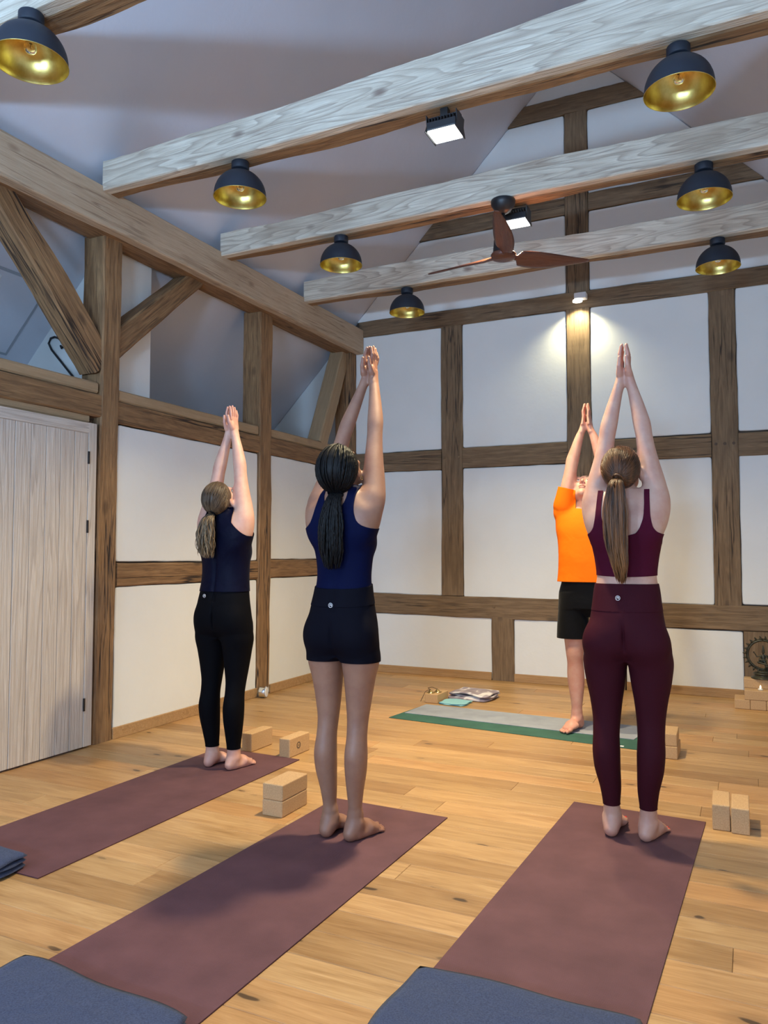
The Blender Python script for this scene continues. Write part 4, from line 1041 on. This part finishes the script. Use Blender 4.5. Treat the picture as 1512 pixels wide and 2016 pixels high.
ip = np.interp
def strap_cut(za, xa, zb, xb):
    """keep |x| < xa(z) (armhole) and |x| > xb(z) (neck scoop)"""
    return lambda x, y, z: np.minimum(ips(z, za, xa)-np.abs(x), np.abs(x)-ips(z, zb, xb))
def ips(z, a, b): return sum(ip(z+d, a, b) for d in (-.018, -.009, 0, .009, .018))/5
def below(zt): return lambda x, y, z: zt-z
def above(zb): return lambda x, y, z: z-zb
def torsofield(rows, k=0.0, extra=None, n=2.3):
    def mk(F, p):
        G = Field(F.lo, F.lo+F.st*(F.n-1), F.st); G.loft(rows, 0.001, n)
        if extra: extra(G, p)
        G.F = np.minimum(G.F, F.F-0.004) if k else G.F
        return G
    return mk

ARM = [(1.29, .112, .000, .018, .026), (1.34, .124, .000, .040, .048), (1.40, .130, .000, .052, .058), (1.46, .130, .004, .054, .058), (1.53, .120, .013, .048, .053), (1.62, .100, .022, .042, .046), (1.70, .085, .031, .0365, .038), (1.74, .079, .034, .0350, .036),
       (1.79, .071, .038, .0365, .036), (1.87, .053, .046, .0305, .031), (1.95, .033, .052, .0230, .026), (1.995, .0215, .055, .0190, .0265), (2.03, .0170, .056, .0140, .029)]
def tabw(tab, fn): return [(r[0], r[1]*fn(r[0]), r[2], r[3]*fn(r[0]), r[4]) for r in tab]
# middle woman
LEG_M = [(0.07, .064, .0, .028, .036), (.12, .065, -.002, .0275, .034), (.20, .068, -.008, .035, .042), (.30, .076, -.018, .047, .054), (.36, .078, -.020, .049, .057), (.44, .077, -.010, .044, .051),
         (.50, .076, .0, .046, .052), (.58, .078, .005, .055, .061), (.68, .083, .005, .068, .075), (.77, .088, .002, .083, .088), (.85, .084, -.004, .070, .084), (.91, .07, -.004, .040, .05)]
TOR_M = [(.785, 0, -.006, .125, .055), (.82, 0, -.006, .155, .088), (.86, 0, -.006, .166, .104), (.92, 0, -.008, .163, .106), (.98, 0, -.005, .150, .098), (1.05, 0, .002, .134, .088), (1.12, 0, .008, .124, .080), (1.19, 0, .010, .126, .084),
         (1.27, 0, .008, .140, .095), (1.34, 0, .002, .150, .098), (1.40, 0, -.006, .142, .086), (1.45, 0, -.014, .108, .066), (1.50, 0, -.018, .06, .05)]
fm = lambda z: 0.96 if z < 0.8 else 0.94
person('person', 'woman with long black braids in navy tank top and short black shorts, arms raised', (-1.622, 2.985, 0.0052), 0.0, 1.0, dict(
    leg=tabw(LEG_M, fm), torso=tabw(TOR_M, lambda z: ip(z, [.8, 1.05, 1.2], [.93, .96, 1.0])), arm=[(1.46+max(0, z-1.46)*1.11+min(0, z-1.46), x*1.02, y+0.34*max(0, (z-1.40)), w, d_) for z, x, y, w, d_ in ARM], skin=M['skinM'], hairmat=M['hairM'], butt=(0.076, -0.048, 0.87, 0.082), gap=0.0145, cup=0.002, hand_lean=0.18,
    toe_out=0.12, foot_turn=-0.15, foot=1.04, logo=(-0.004, 0, 1.003),
    head=dict(c=(0.008, -0.038, 1.588), pitch=0.85, tie=(0, -0.85, -0.52), hair_t=0.016, ns=46, sr=0.0050, braid=True, tj=0.8, earring=True,
              tail=[(0, -0.035, -0.05), (-0.004, -0.045, -0.14), (-0.008, -0.035, -0.24), (-0.010, -0.022, -0.33)], tail_r=[0.028, 0.040, 0.060, 0.058, 0.035], nt=80, tr=0.0056, lv=1.3, tflat=0.45, wave=0.004),
    clothes=[dict(name='tank_top', t=0.0035, zr=(1.05, 1.56), mat=M['navy'], cut=[below(1.525), above(1.06), strap_cut([1.30, 1.325, 1.345, 1.39, 1.44, 1.56], [.30, .165, .120, .100, .092, .086], [1.385, 1.395, 1.42, 1.46, 1.56], [-.1, .012, .035, .056, .060])]),
             dict(name='shorts', t=0.006, zr=(0.74, 1.14), mat=M['shortsfab'], cut=[above(0.758), lambda x, y, z: 1.085-z+0.15*y]), dict(name='waistband', t=0.0085, zr=(0.98, 1.14), mat=M['shortsfab'], cut=[lambda x, y, z: z-1.005-0.1*y, lambda x, y, z: 1.083-z+0.15*y])]))
# right woman
LEG_R = [(0.07, .079, .0, .032, .040), (.12, .080, -.002, .033, .039), (.20, .082, -.010, .042, .048), (.30, .094, -.020, .054, .060), (.36, .097, -.020, .057, .062), (.44, .098, -.010, .055, .058),
         (.50, .097, .0, .058, .060), (.58, .098, .005, .068, .071), (.68, .100, .005, .086, .087), (.77, .099, .0, .094, .099), (.85, .090, -.006, .076, .092), (.91, .07, -.004, .040, .05)]
TOR_R = [(.765, 0, -.006, .13, .055), (.80, 0, -.006, .178, .096), (.84, 0, -.008, .190, .112), (.88, 0, -.010, .181, .118), (.94, 0, -.008, .166, .114), (1.00, 0, -.003, .153, .103), (1.06, 0, .002, .143, .092), (1.13, 0, .008, .131, .084), (1.20, 0, .010, .137, .088),
         (1.27, 0, .008, .150, .099), (1.34, 0, .002, .158, .100), (1.40, 0, -.006, .150, .090), (1.45, 0, -.014, .116, .070), (1.50, 0, -.018, .065, .052)]
person('person', 'woman with long brown ponytail in burgundy sports bra and leggings, arms raised', (-0.499, 3.525, 0.0052), -0.0, 0.998, dict(
    leg=tabw(LEG_R, lambda z: 0.96), torso=tabw(TOR_R, lambda z: ip(z, [.85, 1.05, 1.2], [.89, .95, .97])), arm=[(1.46+max(0, z-1.46)*1.035+min(0, z-1.46), x*1.02 if z < 1.9 else x, y, w*1.03, d_*1.05) for z, x, y, w, d_ in ARM], skin=M['skinR'], hairmat=M['hairR'], butt=(0.086, -0.056, 0.845, 0.092), toe_out=0.12, foot_turn=-0.12, foot=1.06, logo=(-0.022, 0, 1.035), nails=True,
    head=dict(c=(-0.008, -0.035, 1.590), pitch=0.62, tie=(0.0, -0.99, 0.10), hair_t=0.009, ns=240, sr=0.0017, tj=0.7, mid=True,
              tail=[(-0.004, -0.030, -0.035), (-0.008, -0.034, -0.14), (-0.006, -0.030, -0.26), (0.006, -0.026, -0.37), (0.014, -0.02, -0.45)], tail_r=[0.015, 0.034, 0.050, 0.046, 0.034, 0.010], nt=300, tr=0.0026, tflat=0.5, wave=0.005, tiemat=M['hairR']),
    clothes=[dict(name='sports_bra', t=0.0035, zr=(1.10, 1.58), mat=M['burg'], cut=[below(1.505), lambda x, y, z: z-(1.125+0.35*x*x), strap_cut([1.28, 1.30, 1.325, 1.38, 1.44, 1.57], [.30, .165, .128, .116, .112, .105], [1.285, 1.293, 1.32, 1.38, 1.44, 1.57], [-.1, .03, .066, .088, .090, .082])]),
             dict(name='leggings', t=0.0035, zr=(0.10, 1.16), mat=M['burg2'], cut=[above(0.132), lambda x, y, z: 1.095-z]), dict(name='waistband', t=0.0050, zr=(0.9, 1.14), mat=M['burg2'], cut=[lambda x, y, z: z-0.975-0.06*x*x, lambda x, y, z: 1.094-z])]))
# left woman
LEG_L = [(0.07, .078, .0, .033, .041), (.12, .078, -.002, .034, .040), (.20, .081, -.008, .043, .049), (.30, .086, -.018, .054, .060), (.36, .088, -.020, .056, .062), (.44, .088, -.010, .052, .056),
         (.50, .088, .0, .055, .058), (.58, .089, .005, .065, .069), (.68, .092, .005, .079, .082), (.77, .094, .0, .089, .096), (.85, .086, -.006, .074, .09), (.91, .07, -.004, .040, .05)]
TOR_L = [(.765, 0, -.006, .125, .055), (.80, 0, -.006, .165, .094), (.84, 0, -.006, .178, .112), (.90, 0, -.010, .174, .114), (.97, 0, -.008, .162, .110), (1.04, 0, .0, .150, .104), (1.12, 0, .008, .142, .098), (1.19, 0, .010, .142, .100),
         (1.27, 0, .006, .152, .106), (1.34, 0, .0, .158, .104), (1.40, 0, -.010, .150, .092), (1.45, 0, -.018, .115, .074), (1.50, 0, -.022, .065, .055)]
def topL(G, p): 
    for s in (1, -1): G.ell((s*0.09, -0.03, 1.40), (0.078, 0.07, 0.09), 0.04)
person('person', 'woman with light brown ponytail in dark navy sleeveless top and black leggings, arms raised', (-2.755, 3.635, 0.0052), 0.0, 0.97, dict(
    leg=LEG_L, torso=TOR_L, arm=[(z, x*1.03 if z < 1.9 else x, y+0.00, w*1.08, d_*1.08) for z, x, y, w, d_ in ARM], skin=M['skinL'], hairmat=M['hairL'], toe_out=0.05, foot_turn=-0.12, logo=(-0.06, 0, 1.01),
    head=dict(c=(0, -0.055, 1.575), pitch=0.70, tie=(-0.05, -0.90, -0.42), hair_t=0.010, ns=230, sr=0.0018, tj=0.8, mid=True, earring=True,
              tail=[(-0.004, -0.035, -0.04), (-0.010, -0.042, -0.11), (-0.014, -0.036, -0.19), (-0.010, -0.03, -0.26)], tail_r=[0.020, 0.040, 0.055, 0.052, 0.030], nt=260, tr=0.0030, tflat=0.75, wave=0.014, lv=1.6),
    clothes=[dict(name='sleeveless_top', t=0.008, zr=(0.96, 1.60), mat=M['darknavy'], solid=0.002, cut=[above(1.035), lambda x, y, z: np.minimum(ip(z, [1.33, 1.36, 1.44, 1.60], [.30, .185, .105, .085])-np.abs(x), 1.53-0.0*x-z)]),
             dict(name='leggings', t=0.0035, zr=(0.10, 1.16), mat=M['blackfab'], cut=[above(0.118), below(1.09)])]))
# man in orange
LEG_X = [(0.07, .092, .0, .034, .042), (.12, .092, -.002, .033, .040), (.20, .093, -.010, .041, .050), (.30, .097, -.022, .054, .062), (.36, .099, -.022, .056, .064), (.44, .100, -.008, .052, .058),
         (.49, .100, .004, .056, .062), (.57, .101, .005, .064, .070), (.68, .101, .005, .076, .082), (.78, .100, .0, .086, .094), (.88, .090, .0, .078, .09), (.95, .07, .0, .045, .05)]
TOR_X = [(.75, 0, .0, .12, .05), (.82, 0, .0, .165, .105), (.90, 0, .0, .168, .110), (.98, 0, .004, .164, .112), (1.06, 0, .012, .160, .115), (1.14, 0, .014, .160, .115), (1.22, 0, .010, .166, .114), (1.30, 0, .006, .172, .114), (1.37, 0, .0, .170, .104), (1.42, 0, -.008, .145, .090), (1.47, 0, -.014, .100, .070), (1.51, 0, -.018, .065, .056)]
def teef(F, p):
    G = Field(F.lo, F.lo+F.st*(F.n-1), F.st)
    G.loft([(0.95, 0, .008, .212, .130), (1.03, 0, .01, .202, .128), (1.12, 0, .014, .197, .126), (1.25, 0, .010, .198, .122), (1.34, 0, .004, .200, .116), (1.42, 0, -.006, .155, .098), (1.47, 0, -.012, .105, .078), (1.53, 0, -.016, .07, .062)], 0.01)
    for s in (1, -1): G.loft([(1.20, .135, .0, .03, .05), (1.30, .142, .0, .052, .066), (1.38, .152, .0, .064, .072), (1.44, .156, .0, .070, .074), (1.48, .156, .006, .074, .074), (1.56, .142, .016, .066, .068), (1.64, .125, .022, .060, .064)], 0.05, 2.1, mirror=(s < 0))
    G.F = np.minimum(G.F, F.F-0.004)
    return G
def shortsf(F, p):
    G = Field(F.lo, F.lo+F.st*(F.n-1), F.st)
    G.loft([(.80, 0, 0, .198, .122), (.90, 0, .0, .198, .126), (.98, 0, .004, .178, .124), (1.06, 0, .01, .168, .120)], 0.01)
    for s in (1, -1): G.loft([(.56, .112, .004, .105, .104), (.68, .110, .004, .102, .104), (.78, .106, .0, .098, .108), (.90, .095, .0, .09, .11)], 0.02, 2.2, mirror=(s < 0))
    G.F = np.minimum(G.F, F.F-0.004)
    return G
ARX = [(1.29, .13, .000, .02, .03), (1.36, .150, .000, .050, .058), (1.42, .165, .000, .060, .064), (1.48, .160, .006, .062, .062), (1.56, .142, .016, .052, .056), (1.66, .120, .024, .045, .047), (1.74, .104, .030, .041, .041),
       (1.79, .094, .032, .043, .040), (1.87, .070, .034, .035, .036), (1.95, .044, .036, .027, .030), (1.995, .026, .037, .021, .029), (2.03, .019, .038, .015, .031)]
person('person', 'man in bright orange T-shirt and black shorts facing the viewer, arms raised', (-1.022, 5.460, 0.0085), PI+0.04, 1.045, dict(man=True,
    leg=LEG_X, torso=TOR_X, arm=ARX, skin=M['skinX'], hairmat=M['hairX'], butt=(0.075, -0.045, 0.88, 0.082), toe_out=0.35, neck=0.058, hand=1.06, foot=1.08,
    head=dict(c=(0.03, -0.045, 1.590), pitch=0.75, hair_t=0.005, s=1.02),
    clothes=[dict(name='tee_shirt', t=0.0, field=teef, zr=(0.9, 1.66), mat=M['orange'], cut=[above(0.975), lambda x, y, z: np.maximum(np.minimum(1.60-z+0.25*(np.abs(x)-0.14), np.abs(x)-0.075), 1.49-z+0.35*np.minimum(0.0, -y-0.02))]),
             dict(name='shorts', t=0.0, field=shortsf, zr=(0.5, 1.08), mat=M['blackfab2'], cut=[above(0.60), below(1.03)])]))

# ------------------------------------------------------------------ textiles
def folded(name, label, cat, c, sx, sy, layers, th, mat, rz=0, wob=0.006, seed=1, group=None, rx=0.5, edge=0.0):
    """folded cloth: stacked soft layers, each a rounded sheet with wandering outline"""
    rs = random.Random(seed); mb = MB(); nx, ny = 26, 20
    for L in range(layers):
        z0 = L*th; p1, p2, p3 = rs.uniform(0, 6), rs.uniform(0, 6), rs.uniform(0, 6)
        ox, oy = rs.uniform(-edge, edge), rs.uniform(-edge, edge)
        def zz(u, v, top):
            e = min(1.0, min(1-abs(u), 1-abs(v))*7); r = math.sqrt(max(0.0, 1-(1-e)**2))
            wv = wob*(math.sin(u*3.1+p1+v*1.3)*math.sin(v*2.7+p2))*(0.3+0.7*L/max(1, layers-1) if layers > 1 else 1)
            mid = z0+th*0.5+wv*0.5+wob*0.5
            return mid+(th*0.49 if top else -th*0.49)*r if L else max(0.0015, (mid-wv*0.5-wob*0.5)+(th*0.49 if top else -th*0.49)*r+(wv*0.5+wob*0.5 if top else 0))
        idx = {}
        V = []; F = []
        for top in (0, 1):
            for i in range(nx+1):
                for j in range(ny+1):
                    u, v = 2*i/nx-1, 2*j/ny-1
                    if (i in (0, nx) or j in (0, ny)) and top: idx[(top, i, j)] = idx[(0, i, j)]; continue
                    x = u*sx/2+ox+0.006*math.sin(v*4+p1); y = v*sy/2+oy+0.005*math.sin(u*5+p3)
                    cr = (abs(u)*abs(v))**6*0.012; x -= math.copysign(cr, u); y -= math.copysign(cr, v)
                    idx[(top, i, j)] = len(V); V.append((x, y, zz(u, v, top)))
        for i in range(nx):
            for j in range(ny):
                F.append((idx[(1, i, j)], idx[(1, i+1, j)], idx[(1, i+1, j+1)], idx[(1, i, j+1)]))
                F.append((idx[(0, i, j+1)], idx[(0, i+1, j+1)], idx[(0, i+1, j)], idx[(0, i, j)]))
        mb.add(V, F)
    o = mb.obj(name, mat, None, True); o.location = c; o.rotation_euler = (0, 0, rz)
    return tag(o, label, cat, group)
folded('folded_blanket', 'folded blue blanket at the lower left corner, on the near end of the middle mat', 'blanket', (-1.655, 1.435, 0.0054), 0.66, 0.43, 3, 0.014, M['blanket'], -0.05, 0.008, 3, 'blue blankets')
folded('folded_blanket', 'folded blue blanket at the bottom edge, on the near end of the right mat', 'blanket', (-0.585, 1.89, 0.0054), 0.63, 0.46, 3, 0.014, M['blanket'], 0.0, 0.008, 5, 'blue blankets')
folded('folded_blanket', 'folded blue blanket at the left edge, on the near end of the left mat', 'blanket', (-2.87, 2.06, 0.0054), 0.60, 0.24, 3, 0.018, M['blanket'], 0.02, 0.006, 8, 'blue blankets')
folded('folded_cloth', 'folded pale teal cloth on the floor beside the cymbals block', 'cloth', (-2.200, 5.965, 0.0), 0.225, 0.21, 2, 0.008, M['teal'], -0.10, 0.004, 11, edge=0.004)
folded('folded_towel', 'folded grey and white patterned towel behind the teal cloth', 'towel', (-2.135, 6.255, 0.0), 0.36, 0.30, 3, 0.017, M['towel'], -0.12, 0.020, 12, edge=0.012)

# brass cymbals on the block
t = thing('hand_cymbals', 'pair of small brass cymbals on a dark cord, lying on the cork block', 'cymbals', (-2.385, 5.96, 0.0755))
for i, (cx, cy, tz) in enumerate(((-0.022, -0.025, 0.0), (0.018, 0.03, 0.0))):
    c_ = MB().lathe([(0.036, 0.0), (0.036, 0.002), (0.020, 0.008), (0.014, 0.018), (0.008, 0.022), (0.001, 0.023)], 26, cap=False).obj('cymbal', M['brass'], t, True); c_.location = (cx, cy, 0)
MB().tube([(-0.022, -0.025, 0.023), (-0.05, -0.01, 0.034), (-0.03, 0.03, 0.036), (0.018, 0.03, 0.024)], 0.0025, 6).obj('cord', M['cord'], t, True)
MB().tube([(-0.022, -0.025, 0.023), (-0.045, -0.02, 0.020), (-0.068, -0.03, 0.004), (-0.080, -0.045, -0.03), (-0.095, -0.06, -0.070)], 0.0025, 6).obj('cord', M['cord'], t, True)

# chrome drum at the foot of the wall post
t = thing('chrome_canister', 'small chrome drum standing against the foot of the left wall post', 'canister', (-3.755, 5.50, 0.048), math.radians(15))
def hdrum(prof, name, mat):
    o = MB().lathe(prof, 32, cap=False).obj(name, mat, t, True, 0.0008); o.rotation_euler = (0, PI/2, 0); return o
hdrum([(0.001, -0.028), (0.044, -0.028), (0.0475, -0.025), (0.0475, 0.022), (0.044, 0.025), (0.001, 0.025)], 'body', M['chrome'])
hdrum([(0.001, 0.0255), (0.040, 0.0255), (0.042, 0.028), (0.040, 0.031), (0.001, 0.031)], 'lid', M['white'])

# wrought-iron hook in the aisle
hk = MB(); c0 = Vector((-4.555, 3.915, 2.60))
pts = [(0.32, 0, -0.20), (0.22, 0, -0.10), (0.10, 0, 0.02), (0.03, 0, 0.09), (0.0, 0, 0.14), (0.02, 0, 0.175), (0.06, 0, 0.18), (0.10, 0, 0.165), (0.14, 0, 0.13), (0.15, 0, 0.10), (0.13, 0, 0.09), (0.12, 0, 0.11)]
hk.tube([Vector(q) for q in pts], 0.008, 8); o = hk.obj('iron_hook', M['black'], None, True); o.location = c0
tag(o, 'curled black iron hook on the blue-lit wall behind the open framing', 'hook')
